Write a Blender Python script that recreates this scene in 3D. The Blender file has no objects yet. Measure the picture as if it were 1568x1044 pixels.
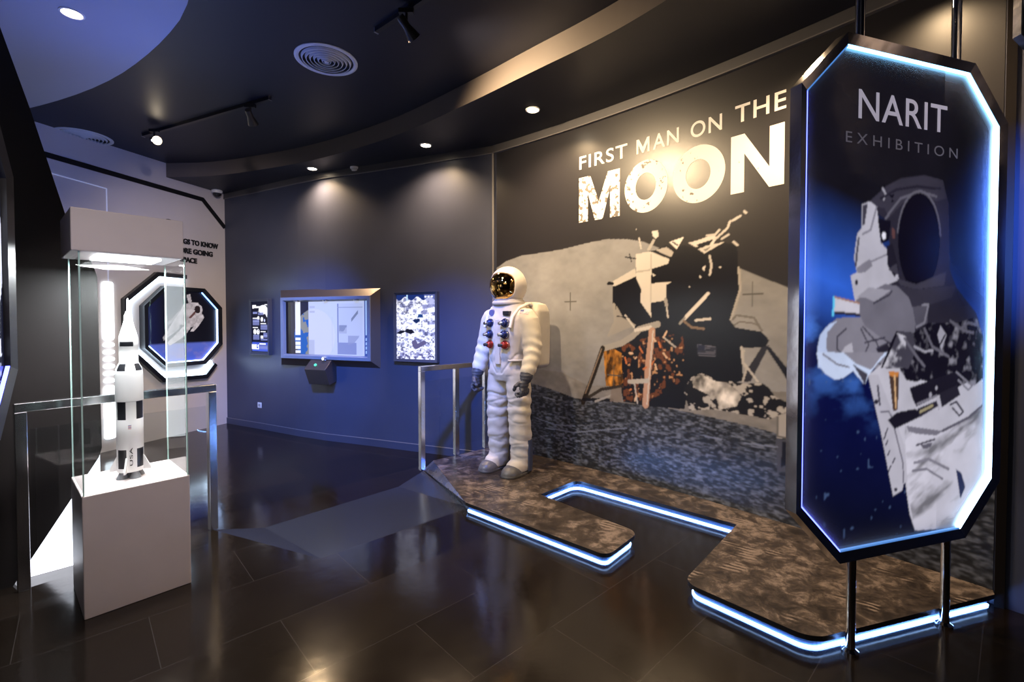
import bpy, bmesh, math, random
import numpy as np
from mathutils import Vector, Matrix, Euler

C = bpy.context.scene.collection
SC = bpy.context.scene
PI = math.pi
random.seed(7)

# ------------------------------------------------------------------ camera, world, exposure
cam_data = bpy.data.cameras.new('camera')
cam_data.sensor_width = 36.0
cam_data.lens = 715.0 / 1568.0 * 36.0
cam_data.shift_y = -15.0 / 1568.0
cam_data.clip_start = 0.05
cam = bpy.data.objects.new('camera', cam_data)
cam.location = (0, 0, 1.5)
cam.rotation_euler = (PI / 2 - math.atan(715 / 32000), 0, 0)
C.objects.link(cam)
SC.camera = cam
SC.view_settings.view_transform = 'Standard'
SC.view_settings.look = 'None'
SC.view_settings.exposure = 0.8
SC.view_settings.gamma = 1.0
SC.view_settings.use_curve_mapping = False
SC.cycles.transparent_max_bounces = 40
world = bpy.data.worlds.new('world')
SC.world = world
world.use_nodes = True
world.node_tree.nodes['Background'].inputs[0].default_value = (0.10, 0.14, 0.30, 1)
world.node_tree.nodes['Background'].inputs[1].default_value = 0.02

WARM = (1.0, 0.70, 0.40)
BLUE = (0.10, 0.24, 1.0)
COOL = (0.62, 0.78, 1.0)

def spot(name, loc, target, energy, color, angle, blend=0.6, size=0.05, parent=None):
    d = bpy.data.lights.new(name, 'SPOT')
    d.energy = energy; d.color = color; d.spot_size = math.radians(angle)
    d.spot_blend = blend; d.shadow_soft_size = size
    o = bpy.data.objects.new(name, d)
    o.location = loc
    v = Vector(target) - Vector(loc)
    o.rotation_euler = v.to_track_quat('-Z', 'Y').to_euler()
    C.objects.link(o)
    return o

def area(name, loc, target, energy, color, sx, sy):
    d = bpy.data.lights.new(name, 'AREA')
    d.shape = 'RECTANGLE'; d.size = sx; d.size_y = sy; d.energy = energy; d.color = color
    o = bpy.data.objects.new(name, d)
    o.location = loc
    v = Vector(target) - Vector(loc)
    o.rotation_euler = v.to_track_quat('-Z', 'Y').to_euler()
    C.objects.link(o)
    return o

# lamps' own light is placed at the fittings
spot('downlight_light', (.194, 4.384, 3.445), (.23, 4.43, 0), 120, WARM, 140, .9, .05)
spot('downlight_light', (-.962, 5.256, 3.445), (-.95, 5.29, 0), 120, WARM, 140, .9, .05)
spot('downlight_light', (-2.574, 6.061, 3.445), (-2.57, 6.08, 0), 110, WARM, 140, .9, .05)
spot('downlight_light', (1.50, 2.80, 3.445), (1.52, 2.82, 0), 120, WARM, 140, .9, .05)
spot('downlight_light', (1.98, 2.42, 3.445), (2.0, 2.44, 0), 90, WARM, 140, .9, .05)
spot('downlight_light', (-2.934, 3.159, 3.535), (-2.93, 3.16, 0), 60, WARM, 120, .9, .05)
# two track spotlights, then four added fill spots without fittings
spot('track_and_fill_spot', (-.72, 3.30, 3.44), (1.05, 4.2, 2.35), 240, (1.0, .73, .43), 122, 1.0, .05)
spot('track_and_fill_spot', (-4.0, 5.2, 3.46), (.2, 2.4, .6), 160, (1.0, .84, .66), 40, .8, .05)
spot('track_and_fill_spot', (-.2, .6, 3.5), (-.03, 4.45, 1.3), 70, (1.0, .88, .76), 24, .8, .08)
spot('track_and_fill_spot', (.2, .9, 3.5), (1.2, 3.1, .0), 90, (1.0, .86, .72), 45, .8, .05)
spot('track_and_fill_spot', (-1.2, 2.2, 3.5), (-4.3, 6.9, 1.7), 300, (1.0, .86, .80), 44, .9, .05)
spot('track_and_fill_spot', (-.2, .4, 3.5), (-2.1, 2.6, 1.2), 120, (1.0, .86, .82), 36, .9, .06)
# added blue spots, no fittings, tinting back wall, pale ceiling and right edge
spot('blue_wash_fill', (-2.3, 3.2, 3.3), (-2.9, 6.5, .75), 800, (.055, .21, 1.0), 44, 1.0, .1)
spot('blue_wash_fill', (-1.0, 2.6, 3.3), (-.9, 5.7, .2), 850, (.055, .21, 1.0), 48, 1.0, .1)
spot('blue_up_fill', (-2.55, 3.5, 2.2), (-2.5, 3.1, 3.55), 26, (.09, .21, 1.0), 150, 1.0, .1)
spot('blue_wash_fill', (2.5, .9, 2.0), (2.62, 2.34, 1.95), 330, (.06, .2, 1.0), 44, 1.0, .1)
# hood of the display case
area('case_hood_light', (-2.158, 2.625, 1.83), (-2.158, 2.625, 0), 40, (.95, .97, 1.0), .26, .26)
area('room_fill', (-.6, -1.2, 3.4), (-.6, 1.0, 0), 7, (1.0, .92, .92), 2.0, 2.0)  # added broad overhead fill, no fitting modelled
spot('blue_wash_fill', (-2.0, 3.2, 2.7), (-5.0, 5.6, 3.3), 60, (.12, .26, 1.0), 50, 1.0, .1)  # added blue spot tinting the left wall, no fitting


# ------------------------------------------------------------------ helpers
def lin(r, g, b):
    f = lambda c: (c / 255 / 12.92) if c <= 10 else ((c / 255 + 0.055) / 1.055) ** 2.4
    return (f(r), f(g), f(b))

def mat(name, color=(0.5, 0.5, 0.5), rough=0.5, metal=0.0, emit=None, strength=0.0, spec=0.5,
        noise=0.0, nscale=20.0, bump=0.0, bscale=40.0, rnoise=0.0, coat=0.0):
    m = bpy.data.materials.new(name); m.use_nodes = True
    nt = m.node_tree; b = nt.nodes['Principled BSDF']
    b.inputs['Base Color'].default_value = (*color, 1)
    b.inputs['Roughness'].default_value = rough
    b.inputs['Metallic'].default_value = metal
    b.inputs['Specular IOR Level'].default_value = spec
    if coat: b.inputs['Coat Weight'].default_value = coat
    if emit:
        b.inputs['Emission Color'].default_value = (*emit, 1)
        b.inputs['Emission Strength'].default_value = strength
    if noise or bump or rnoise:
        tc = nt.nodes.new('ShaderNodeTexCoord')
        if noise or rnoise:
            n = nt.nodes.new('ShaderNodeTexNoise'); n.inputs['Scale'].default_value = nscale
            n.inputs['Detail'].default_value = 6
            nt.links.new(tc.outputs['Object'], n.inputs['Vector'])
        if noise:
            mx = nt.nodes.new('ShaderNodeMapRange')
            mx.inputs['From Min'].default_value = 0.3; mx.inputs['From Max'].default_value = 0.7
            mx.inputs['To Min'].default_value = 1 - noise; mx.inputs['To Max'].default_value = 1 + noise
            nt.links.new(n.outputs['Fac'], mx.inputs['Value'])
            hs = nt.nodes.new('ShaderNodeHueSaturation'); hs.inputs['Color'].default_value = (*color, 1)
            nt.links.new(mx.outputs['Result'], hs.inputs['Value'])
            nt.links.new(hs.outputs['Color'], b.inputs['Base Color'])
        if rnoise:
            mr = nt.nodes.new('ShaderNodeMapRange')
            mr.inputs['From Min'].default_value = 0.3; mr.inputs['From Max'].default_value = 0.7
            mr.inputs['To Min'].default_value = max(0.02, rough - rnoise); mr.inputs['To Max'].default_value = rough + rnoise
            nt.links.new(n.outputs['Fac'], mr.inputs['Value'])
            nt.links.new(mr.outputs['Result'], b.inputs['Roughness'])
        if bump:
            n2 = nt.nodes.new('ShaderNodeTexNoise'); n2.inputs['Scale'].default_value = bscale
            n2.inputs['Detail'].default_value = 4
            nt.links.new(tc.outputs['Object'], n2.inputs['Vector'])
            bp = nt.nodes.new('ShaderNodeBump'); bp.inputs['Strength'].default_value = bump
            bp.inputs['Distance'].default_value = 0.01
            nt.links.new(n2.outputs['Fac'], bp.inputs['Height'])
            nt.links.new(bp.outputs['Normal'], b.inputs['Normal'])
    return m

def print_mat(name, emit=0.0, rough=0.5, spec=0.3, coat=0.0, film=0.3):
    m = bpy.data.materials.new(name); m.use_nodes = True
    nt = m.node_tree; b = nt.nodes['Principled BSDF']
    a = nt.nodes.new('ShaderNodeAttribute'); a.attribute_name = 'print'
    if emit:
        dk = nt.nodes.new('ShaderNodeMix'); dk.data_type = 'RGBA'; dk.blend_type = 'MULTIPLY'
        dk.inputs['Factor'].default_value = 1.0; dk.inputs['B'].default_value = (film, film, film, 1)
        nt.links.new(a.outputs['Color'], dk.inputs['A']); nt.links.new(dk.outputs['Result'], b.inputs['Base Color'])
    else:
        nt.links.new(a.outputs['Color'], b.inputs['Base Color'])
    b.inputs['Roughness'].default_value = rough
    b.inputs['Specular IOR Level'].default_value = spec
    b.inputs['Coat Weight'].default_value = coat
    b.inputs['Coat Roughness'].default_value = 0.05
    if emit:
        nt.links.new(a.outputs['Color'], b.inputs['Emission Color'])
        b.inputs['Emission Strength'].default_value = emit
    return m

def glass_mat(name, tint=(0.985, 0.995, 0.99), gloss=1.0, ior=1.22):
    m = bpy.data.materials.new(name); m.use_nodes = True
    nt = m.node_tree; nt.nodes.clear()
    out = nt.nodes.new('ShaderNodeOutputMaterial')
    t = nt.nodes.new('ShaderNodeBsdfTransparent'); t.inputs[0].default_value = (*tint, 1)
    g = nt.nodes.new('ShaderNodeBsdfGlossy'); g.inputs['Roughness'].default_value = 0.0
    g.inputs[0].default_value = (gloss, gloss, gloss, 1)
    f = nt.nodes.new('ShaderNodeFresnel'); f.inputs[0].default_value = ior
    mx = nt.nodes.new('ShaderNodeMixShader')
    ge = nt.nodes.new('ShaderNodeNewGeometry'); ma = nt.nodes.new('ShaderNodeMath'); ma.operation = 'MULTIPLY_ADD'; ma.inputs[1].default_value = -1; ma.inputs[2].default_value = 1
    mu = nt.nodes.new('ShaderNodeMath'); mu.operation = 'MULTIPLY'
    nt.links.new(ge.outputs['Backfacing'], ma.inputs[0]); nt.links.new(ma.outputs[0], mu.inputs[0]); nt.links.new(f.outputs[0], mu.inputs[1])
    nt.links.new(mu.outputs[0], mx.inputs[0])
    nt.links.new(t.outputs[0], mx.inputs[1]); nt.links.new(g.outputs[0], mx.inputs[2])
    nt.links.new(mx.outputs[0], out.inputs[0])
    return m

class MB:
    """collects simple shapes; build() links them as ONE mesh object"""
    def __init__(self):
        self.v = []; self.f = []; self.mi = []; self.sm = []
    def add(self, verts, faces, mi=0, smooth=False):
        o = len(self.v)
        self.v += [tuple(map(float, p)) for p in verts]
        for f in faces:
            self.f.append([i + o for i in f]); self.mi.append(mi); self.sm.append(smooth)
        return self
    def box(self, lo, hi, mi=0):
        x0, y0, z0 = lo; x1, y1, z1 = hi
        v = [(x0, y0, z0), (x1, y0, z0), (x1, y1, z0), (x0, y1, z0), (x0, y0, z1), (x1, y0, z1), (x1, y1, z1), (x0, y1, z1)]
        return self.add(v, [(0, 3, 2, 1), (4, 5, 6, 7), (0, 1, 5, 4), (1, 2, 6, 5), (2, 3, 7, 6), (3, 0, 4, 7)], mi)
    def obox(self, p, q, w, h, up=(0, 0, 1), mi=0):
        """box beam from p to q, w wide and h high"""
        p = Vector(p); q = Vector(q); d = (q - p).normalized(); s = d.cross(Vector(up))
        if s.length < 1e-5: s = d.cross(Vector((1, 0, 0)))
        s.normalize(); u = s.cross(d)
        vs = []
        for c in (p, q):
            for a, b in ((-1, -1), (1, -1), (1, 1), (-1, 1)):
                vs.append(c + s * (a * w / 2) + u * (b * h / 2))
        return self.add(vs, [(0, 1, 2, 3), (7, 6, 5, 4), (0, 4, 5, 1), (1, 5, 6, 2), (2, 6, 7, 3), (3, 7, 4, 0)], mi)
    def prism_z(self, poly, z0, z1, mi=0, mis=None):
        n = len(poly)
        v = [(x, y, z0) for x, y in poly] + [(x, y, z1) for x, y in poly]
        self.add(v, [list(range(n))[::-1], list(range(n, 2 * n))], mi)
        return self.add(v, [(i, (i + 1) % n, n + (i + 1) % n, n + i) for i in range(n)], mi if mis is None else mis)
    def prism_y(self, poly, y0, y1, mi=0, mis=None):
        """polygon in the XZ plane, extruded along Y from y0 (front) to y1"""
        n = len(poly)
        v = [(x, y0, z) for x, z in poly] + [(x, y1, z) for x, z in poly]
        self.add(v, [list(range(n)), list(range(n, 2 * n))[::-1]], mi)
        return self.add(v, [(i, n + i, n + (i + 1) % n, (i + 1) % n) for i in range(n)], mi if mis is None else mis)
    def ring_y(self, outer, inner, y0, y1, mi=0, y0i=None):
        """frame between two same-count XZ polygons; y0i lets the inner edge sit at another depth"""
        n = len(outer); y0i = y0 if y0i is None else y0i
        v = [(x, y0, z) for x, z in outer] + [(x, y0i, z) for x, z in inner] + [(x, y1, z) for x, z in outer] + [(x, y1, z) for x, z in inner]
        f = []
        for i in range(n):
            j = (i + 1) % n
            f += [(i, j, n + j, n + i), (2 * n + i, 3 * n + i, 3 * n + j, 2 * n + j), (i, 2 * n + i, 2 * n + j, j), (n + i, n + j, 3 * n + j, 3 * n + i)]
        return self.add(v, f, mi)
    def tube(self, pts, r, seg=10, closed=False, mi=0, smooth=True, cap=True):
        pts = [Vector(p) for p in pts]; n = len(pts); vs = []
        prev = None
        for i, p in enumerate(pts):
            a = pts[i - 1] if (i or closed) else p; b = pts[(i + 1) % n] if (i < n - 1 or closed) else p
            d = (b - a).normalized()
            if prev is None:
                s = d.cross(Vector((0, 0, 1)))
                if s.length < 1e-4: s = d.cross(Vector((1, 0, 0)))
            else:
                s = prev - d * prev.dot(d)
            s.normalize(); prev = s; u = d.cross(s)
            rr = r[i] if isinstance(r, (list, tuple)) else r
            for k in range(seg):
                t = 2 * PI * k / seg
                vs.append(p + s * (rr * math.cos(t)) + u * (rr * math.sin(t)))
        f = []
        for i in range(n if closed else n - 1):
            j = (i + 1) % n
            for k in range(seg):
                l = (k + 1) % seg
                f.append((i * seg + k, i * seg + l, j * seg + l, j * seg + k))
        self.add(vs, f, mi, smooth)
        if cap and not closed:
            self.add(vs[:seg], [list(range(seg))[::-1]], mi); self.add(vs[-seg:], [list(range(seg))], mi)
        return self
    def lathe(self, prof, origin=(0, 0, 0), seg=24, axis='z', mi=0, smooth=True, mif=None):
        o = Vector(origin); vs = []
        for r, h in prof:
            for k in range(seg):
                t = 2 * PI * k / seg; a, b = r * math.cos(t), r * math.sin(t)
                vs.append(o + (Vector((a, b, h)) if axis == 'z' else Vector((a, h, b)) if axis == 'y' else Vector((h, a, b))))
        for i in range(len(prof) - 1):
            for k in range(seg):
                l = (k + 1) % seg
                m = mif(i, k) if mif else mi
                self.add([vs[i * seg + k], vs[i * seg + l], vs[(i + 1) * seg + l], vs[(i + 1) * seg + k]], [(0, 1, 2, 3)], m, smooth)
        return self
    def loft(self, rings, mi=0, smooth=True, cap=True):
        n = len(rings[0]); vs = [p for r in rings for p in r]
        f = []
        for i in range(len(rings) - 1):
            for k in range(n):
                l = (k + 1) % n
                f.append((i * n + k, i * n + l, (i + 1) * n + l, (i + 1) * n + k))
        self.add(vs, f, mi, smooth)
        if cap:
            self.add(rings[0], [list(range(n))[::-1]], mi); self.add(rings[-1], [list(range(n))], mi)
        return self
    def build(self, name, mats, parent=None, bevel=0.0, weld=True, loc=None):
        me = bpy.data.meshes.new(name)
        me.from_pydata(self.v, [], self.f)
        mats = mats if isinstance(mats, (list, tuple)) else [mats]
        for m in mats: me.materials.append(m)
        me.polygons.foreach_set('material_index', self.mi)
        me.polygons.foreach_set('use_smooth', self.sm)
        bm = bmesh.new(); bm.from_mesh(me)
        if weld: bmesh.ops.remove_doubles(bm, verts=bm.verts, dist=1e-5)
        bmesh.ops.recalc_face_normals(bm, faces=bm.faces)
        for e in bm.edges:
            if len(e.link_faces) == 2 and e.calc_face_angle(0) > 0.75: e.smooth = False
        bm.to_mesh(me); bm.free(); me.update()
        o = bpy.data.objects.new(name, me)
        C.objects.link(o)
        if parent: o.parent = parent
        if loc: o.location = loc
        if bevel:
            md = o.modifiers.new('bevel', 'BEVEL'); md.width = bevel; md.segments = 2; md.limit_method = 'ANGLE'
        return o

def thing(name, label, cat, loc=(0, 0, 0), rz=0.0, group=None):
    o = bpy.data.objects.new(name, None); C.objects.link(o)
    o.empty_display_size = 0.1
    o.location = loc; o.rotation_euler = (0, 0, rz)
    o['label'] = label; o['category'] = cat
    if group: o['group'] = group
    return o

def tag(o, label, cat, group=None):
    o['label'] = label; o['category'] = cat
    if group: o['group'] = group
    return o

def struct(o):
    o['kind'] = 'structure'
    return o

def dup(root, loc=None, rz=None, label=None):
    r = root.copy(); C.objects.link(r)
    if loc is not None: r.location = loc
    if rz is not None: r.rotation_euler = (0, 0, rz)
    if label: r['label'] = label
    for ch in list(root.children):
        c = ch.copy(); C.objects.link(c); c.parent = r
        for g in list(ch.children):
            d = g.copy(); C.objects.link(d); d.parent = c
    return r

def text_mesh(body, rect, y=0.0, bold=0.0, spacing=1.0, warp=None, keep=False):
    """letters as a mesh in the XZ plane, fitted to rect = (x0, x1, z0, z1)"""
    cu = bpy.data.curves.new('letters', 'FONT'); cu.body = body; cu.offset = bold; cu.space_character = spacing
    cu.resolution_u = 6
    ob = bpy.data.objects.new('letters', cu); C.objects.link(ob)
    dg = bpy.context.evaluated_depsgraph_get()
    me = bpy.data.meshes.new_from_object(ob.evaluated_get(dg))
    C.objects.unlink(ob); bpy.data.objects.remove(ob); bpy.data.curves.remove(cu)
    n = len(me.vertices); co = np.zeros(n * 3); me.vertices.foreach_get('co', co); co = co.reshape(n, 3)
    lo = co.min(0); hi = co.max(0)
    x0, x1, z0, z1 = rect
    X = x0 + (co[:, 0] - lo[0]) / max(1e-6, hi[0] - lo[0]) * (x1 - x0)
    Z = z0 + (co[:, 1] - lo[1]) / max(1e-6, hi[1] - lo[1]) * (z1 - z0)
    if warp: P = [warp(a, b) for a, b in zip(X, Z)]
    else: P = [(a, y, b) for a, b in zip(X, Z)]
    faces = [list(p.vertices) for p in me.polygons]
    bpy.data.meshes.remove(me)
    return P, faces

def text_obj(name, lines, m, parent, y=0.0, warp=None):
    """lines: list of (text, rect, bold, spacing), all in one lettering mesh"""
    mb = MB()
    for body, rect, bold, sp in lines:
        P, F = text_mesh(body, rect, y, bold, sp, warp)
        mb.add(P, F)
    return mb.build(name, m, parent, weld=False)

def letter_objs(name, body, rect, m, parent, y, bold=0.0, spacing=1.0):
    """every letter a mesh of its own"""
    P, F = text_mesh(body, rect, y, bold, spacing)
    root = list(range(len(P)))
    def find(i):
        while root[i] != i: root[i] = root[root[i]]; i = root[i]
        return i
    for f in F:
        for i in f[1:]: root[find(i)] = find(f[0])
    groups = {}
    for f in F: groups.setdefault(find(f[0]), []).append(f)
    for fs in groups.values():
        ids = sorted({i for f in fs for i in f}); ix = {i: k for k, i in enumerate(ids)}
        MB().add([P[i] for i in ids], [[ix[i] for i in f] for f in fs]).build(name, m, parent, weld=False)

# ------------------------------------------------------------------ printed pictures: colours painted on a fine grid
def _hash(ix, iy, seed):
    n = (ix.astype(np.int64) * 374761393 + iy.astype(np.int64) * 668265263 + seed * 1442695041) & 0x7fffffff
    n = ((n ^ (n >> 13)) * 1274126177) & 0x7fffffff
    n = n ^ (n >> 16)
    return (n % 65536) / 65535.0

def vnoise(x, y, seed=0):
    ix = np.floor(x); iy = np.floor(y); fx = x - ix; fy = y - iy
    fx = fx * fx * (3 - 2 * fx); fy = fy * fy * (3 - 2 * fy)
    a = _hash(ix, iy, seed); b = _hash(ix + 1, iy, seed); c = _hash(ix, iy + 1, seed); d = _hash(ix + 1, iy + 1, seed)
    return (a * (1 - fx) + b * fx) * (1 - fy) + (c * (1 - fx) + d * fx) * fy

def fbm(x, y, oct=4, seed=0):
    t = 0; a = 0.5; s = 0
    for k in range(oct):
        t = t + a * vnoise(x * 2 ** k, y * 2 ** k, seed + k * 17); s += a; a *= 0.5
    return t / s

class Canvas:
    def __init__(self, X, Z, base):
        self.X = X; self.Z = Z; self.c = np.empty(X.shape + (3,)); self.c[:] = base
    def inside(self, poly):
        X, Z = self.X, self.Z
        p = np.array(poly); r = np.zeros(X.shape, bool)
        x0, z0 = p.min(0); x1, z1 = p.max(0)
        bb = (X >= x0) & (X <= x1) & (Z >= z0) & (Z <= z1)
        x = X[bb]; z = Z[bb]; q = np.zeros(x.shape, bool)
        for i in range(len(p)):
            ax, az = p[i - 1]; bx, bz = p[i]
            if az == bz: continue
            q ^= ((az > z) != (bz > z)) & (x < (bx - ax) * (z - az) / (bz - az) + ax)
        r[bb] = q
        return r
    def put(self, mask, col, alpha=1.0):
        a = mask * alpha if not isinstance(alpha, np.ndarray) else mask * alpha
        a = a[..., None]
        self.c = self.c * (1 - a) + np.asarray(col) * a
        return self
    def poly(self, pts, col, alpha=1.0):
        return self.put(self.inside(pts).astype(float), col, alpha)
    def dist(self, pts):
        X, Z = self.X, self.Z; d = np.full(X.shape, 1e9)
        for (ax, az), (bx, bz) in zip(pts[:-1], pts[1:]):
            vx, vz = bx - ax, bz - az; L = vx * vx + vz * vz + 1e-12
            t = np.clip(((X - ax) * vx + (Z - az) * vz) / L, 0, 1)
            d = np.minimum(d, np.hypot(X - ax - t * vx, Z - az - t * vz))
        return d
    def line(self, pts, w, col, alpha=1.0):
        return self.put((self.dist(pts) < w / 2).astype(float), col, alpha)
    def oval(self, c, rx, rz, col, alpha=1.0, rot=0.0):
        dx = self.X - c[0]; dz = self.Z - c[1]
        a = dx * math.cos(rot) + dz * math.sin(rot); b = -dx * math.sin(rot) + dz * math.cos(rot)
        return self.put(((a / rx) ** 2 + (b / rz) ** 2 < 1).astype(float), col, alpha)
    def soften(self, n=1):
        for _ in range(n):
            p = np.pad(self.c, ((1, 1), (1, 1), (0, 0)), 'edge')
            self.c = p[1:-1, 1:-1] * .4 + (p[:-2, 1:-1] + p[2:, 1:-1] + p[1:-1, :-2] + p[1:-1, 2:]) * .15
        return self
    def mul(self, f):
        self.c *= f[..., None] if isinstance(f, np.ndarray) else f
        return self

def grid(x0, x1, z0, z1, step):
    nx = int(round((x1 - x0) / step)) + 1; nz = int(round((z1 - z0) / step)) + 1
    return np.meshgrid(np.linspace(x0, x1, nx), np.linspace(z0, z1, nz))

def print_obj(name, cv, m, parent=None, y=0.0, warp=None, clip=None):
    X, Z = cv.X, cv.Z; nz, nx = X.shape
    if warp is None: P = np.stack([X, np.full_like(X, y), Z], -1)
    else: P = warp(X, Z)
    idx = np.arange(nz * nx).reshape(nz, nx)
    q = np.stack([idx[:-1, :-1], idx[:-1, 1:], idx[1:, 1:], idx[1:, :-1]], -1).reshape(-1, 4)
    if clip is not None:
        xc = (X[:-1, :-1] + X[1:, 1:]).ravel() / 2; zc = (Z[:-1, :-1] + Z[1:, 1:]).ravel() / 2
        q = q[clip(xc, zc)]
    me = bpy.data.meshes.new(name)
    me.vertices.add(nz * nx); me.vertices.foreach_set('co', P.astype(np.float32).ravel())
    n = len(q)
    me.loops.add(n * 4); me.loops.foreach_set('vertex_index', q.astype(np.int32).ravel())
    me.polygons.add(n); me.polygons.foreach_set('loop_start', np.arange(n, dtype=np.int32) * 4)
    me.update(calc_edges=True)
    at = me.color_attributes.new('print', 'FLOAT_COLOR', 'POINT')
    col = np.ones((nz * nx, 4), np.float32); col[:, :3] = np.clip(cv.c.reshape(-1, 3), 0, 4)
    at.data.foreach_set('color', col.ravel())
    me.materials.append(m)
    if clip is not None:
        bm = bmesh.new(); bm.from_mesh(me)
        bmesh.ops.delete(bm, geom=[v for v in bm.verts if not v.link_faces], context='VERTS')
        bm.to_mesh(me); bm.free()
    me.validate()
    o = bpy.data.objects.new(name, me); C.objects.link(o)
    if parent: o.parent = parent
    return o

def octagon(x0, x1, z0, z1, c, inset=0.0):
    """chamfered rectangle, counter-clockwise seen from the front; inset keeps the edges parallel"""
    k = inset; cc = c - k * (2 - math.sqrt(2))
    x0 += k; x1 -= k; z0 += k; z1 -= k
    return [(x0 + cc, z0), (x1 - cc, z0), (x1, z0 + cc), (x1, z1 - cc), (x1 - cc, z1), (x0 + cc, z1), (x0, z1 - cc), (x0, z0 + cc)]

def in_octagon(x0, x1, z0, z1, c):
    def f(X, Z):
        return (X > x0) & (X < x1) & (Z > z0) & (Z < z1) & (X - x0 + Z - z0 > c) & (x1 - X + Z - z0 > c) & (X - x0 + z1 - Z > c) & (x1 - X + z1 - Z > c)
    return f

def fillet(poly, radii, seg=6, closed=True):
    out = []; n = len(poly)
    for i, p in enumerate(poly):
        r = radii[i]
        if not r: out.append(tuple(p)); continue
        p = Vector(p); a = (Vector(poly[i - 1]) - p); b = (Vector(poly[(i + 1) % n]) - p)
        a.normalize(); b.normalize()
        ang = a.angle(b); t = r / math.tan(ang / 2)
        c = p + (a + b).normalized() * (r / math.sin(ang / 2))
        s = p + a * t; e = p + b * t
        a0 = math.atan2(s.y - c.y, s.x - c.x); a1 = math.atan2(e.y - c.y, e.x - c.x)
        d = (a1 - a0 + PI) % (2 * PI) - PI
        for k in range(seg + 1):
            q = a0 + d * k / seg; out.append((c.x + r * math.cos(q), c.y + r * math.sin(q)))
    return out

def offset_line(pts, d, closed=False):
    """shift a polyline sideways by d (left of travel positive)"""
    out = []; n = len(pts)
    for i in range(n):
        p = Vector(pts[i])
        a = Vector(pts[i - 1]) if (i or closed) else None; b = Vector(pts[(i + 1) % n]) if (i < n - 1 or closed) else None
        ns = []
        if a is not None and (p - a).length > 1e-6: t = (p - a).normalized(); ns.append(Vector((-t.y, t.x)))
        if b is not None and (b - p).length > 1e-6: t = (b - p).normalized(); ns.append(Vector((-t.y, t.x)))
        m = sum(ns, Vector((0, 0))); m.normalize()
        k = max(0.4, m.dot(ns[0]))
        out.append(tuple(p + m * (d / k)))
    return out
# ------------------------------------------------------------------ materials
M = {}
M['navy'] = mat('navy_paint', (0.050, 0.056, 0.090), 0.42, spec=0.35, noise=0.05, nscale=3)
M['white_wall'] = mat('white_paint', (0.62, 0.57, 0.57), 0.5, noise=0.03, nscale=2)
M['ceil'] = mat('dark_ceiling_paint', (0.011, 0.013, 0.026), 0.45, spec=0.4)
M['ceil_light'] = mat('pale_ceiling_paint', (0.36, 0.39, 0.50), 0.5)
M['fascia'] = mat('fascia_paint', (0.13, 0.11, 0.10), 0.45)
M['dark_wall'] = mat('brown_black_laminate', (0.010, 0.008, 0.008), 0.4, spec=0.3, noise=0.1, nscale=4)
M['black'] = mat('black_metal', (0.008, 0.008, 0.01), 0.35)
M['blackmat'] = mat('matt_black', (0.012, 0.012, 0.014), 0.6)
M['white'] = mat('white_enamel', (0.75, 0.75, 0.78), 0.4)
M['cab'] = mat('white_laminate', (0.50, 0.45, 0.45), 0.38, noise=0.03, nscale=6)
M['chrome'] = mat('polished_steel', (0.72, 0.73, 0.76), 0.05, 1.0)
M['satin'] = mat('satin_steel', (0.45, 0.46, 0.50), 0.28, 1.0, rnoise=0.06, nscale=9)
M['bevel'] = mat('brushed_dark_steel', (0.19, 0.165, 0.155), 0.36, 0.85)
M['chromedark'] = mat('mirror_dark_steel', (0.42, 0.40, 0.42), 0.10, 1.0, bump=0.03, bscale=14)
M['glass'] = glass_mat('clear_glass', ior=1.35)
M['rail'] = mat('polished_rail_steel', (0.72, 0.73, 0.78), 0.2, 1.0)
M['glass_edge'] = mat('green_glass_edge', (0.42, 0.62, 0.58), 0.15, spec=0.8)
M['lamp'] = mat('warm_lamp', (1, 1, 1), 0.5, emit=(1.0, 0.82, 0.58), strength=18)
M['panel_led'] = mat('white_light_panel', (1, 1, 1), 0.5, emit=(0.93, 0.97, 1.0), strength=7)
M['led_cool'] = mat('cool_led', (1, 1, 1), 0.5, emit=(0.55, 0.74, 1.0), strength=6)
M['led_floor'] = mat('blue_white_led', (1, 1, 1), 0.5, emit=(0.17, 0.38, 1.0), strength=38)
M['led_thin'] = mat('thin_blue_white_led', (1, 1, 1), 0.5, emit=(0.36, 0.60, 1.0), strength=3.0)
M['led_far'] = mat('soft_white_diffuser', (1, 1, 1), 0.5, emit=(0.86, 0.92, 1.0), strength=.9)
M['led_cyan'] = mat('cyan_white_led', (1, 1, 1), 0.5, emit=(0.22, 0.62, 1.0), strength=5)
M['led_blue'] = mat('deep_blue_led', (0.4, 0.4, 1), 0.5, emit=(0.10, 0.13, 1.0), strength=3.5)
M['led_wall'] = mat('white_led_diffuser', (1, 1, 1), 0.5, emit=(0.86, 0.92, 1.0), strength=2.4)
M['kick'] = mat('backlit_white_acrylic', (0.8, 0.8, 0.82), 0.4, emit=(0.80, 0.82, 0.92), strength=1.9)
M['riser'] = mat('blue_grey_riser', (0.07, 0.10, 0.16), 0.4)
M['line_led'] = mat('thin_light_line', (0.7, 0.7, 0.8), 0.5, emit=(0.55, 0.62, 0.95), strength=0.12)
M['ink'] = mat('black_letters', (0.012, 0.012, 0.014), 0.5)

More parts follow.
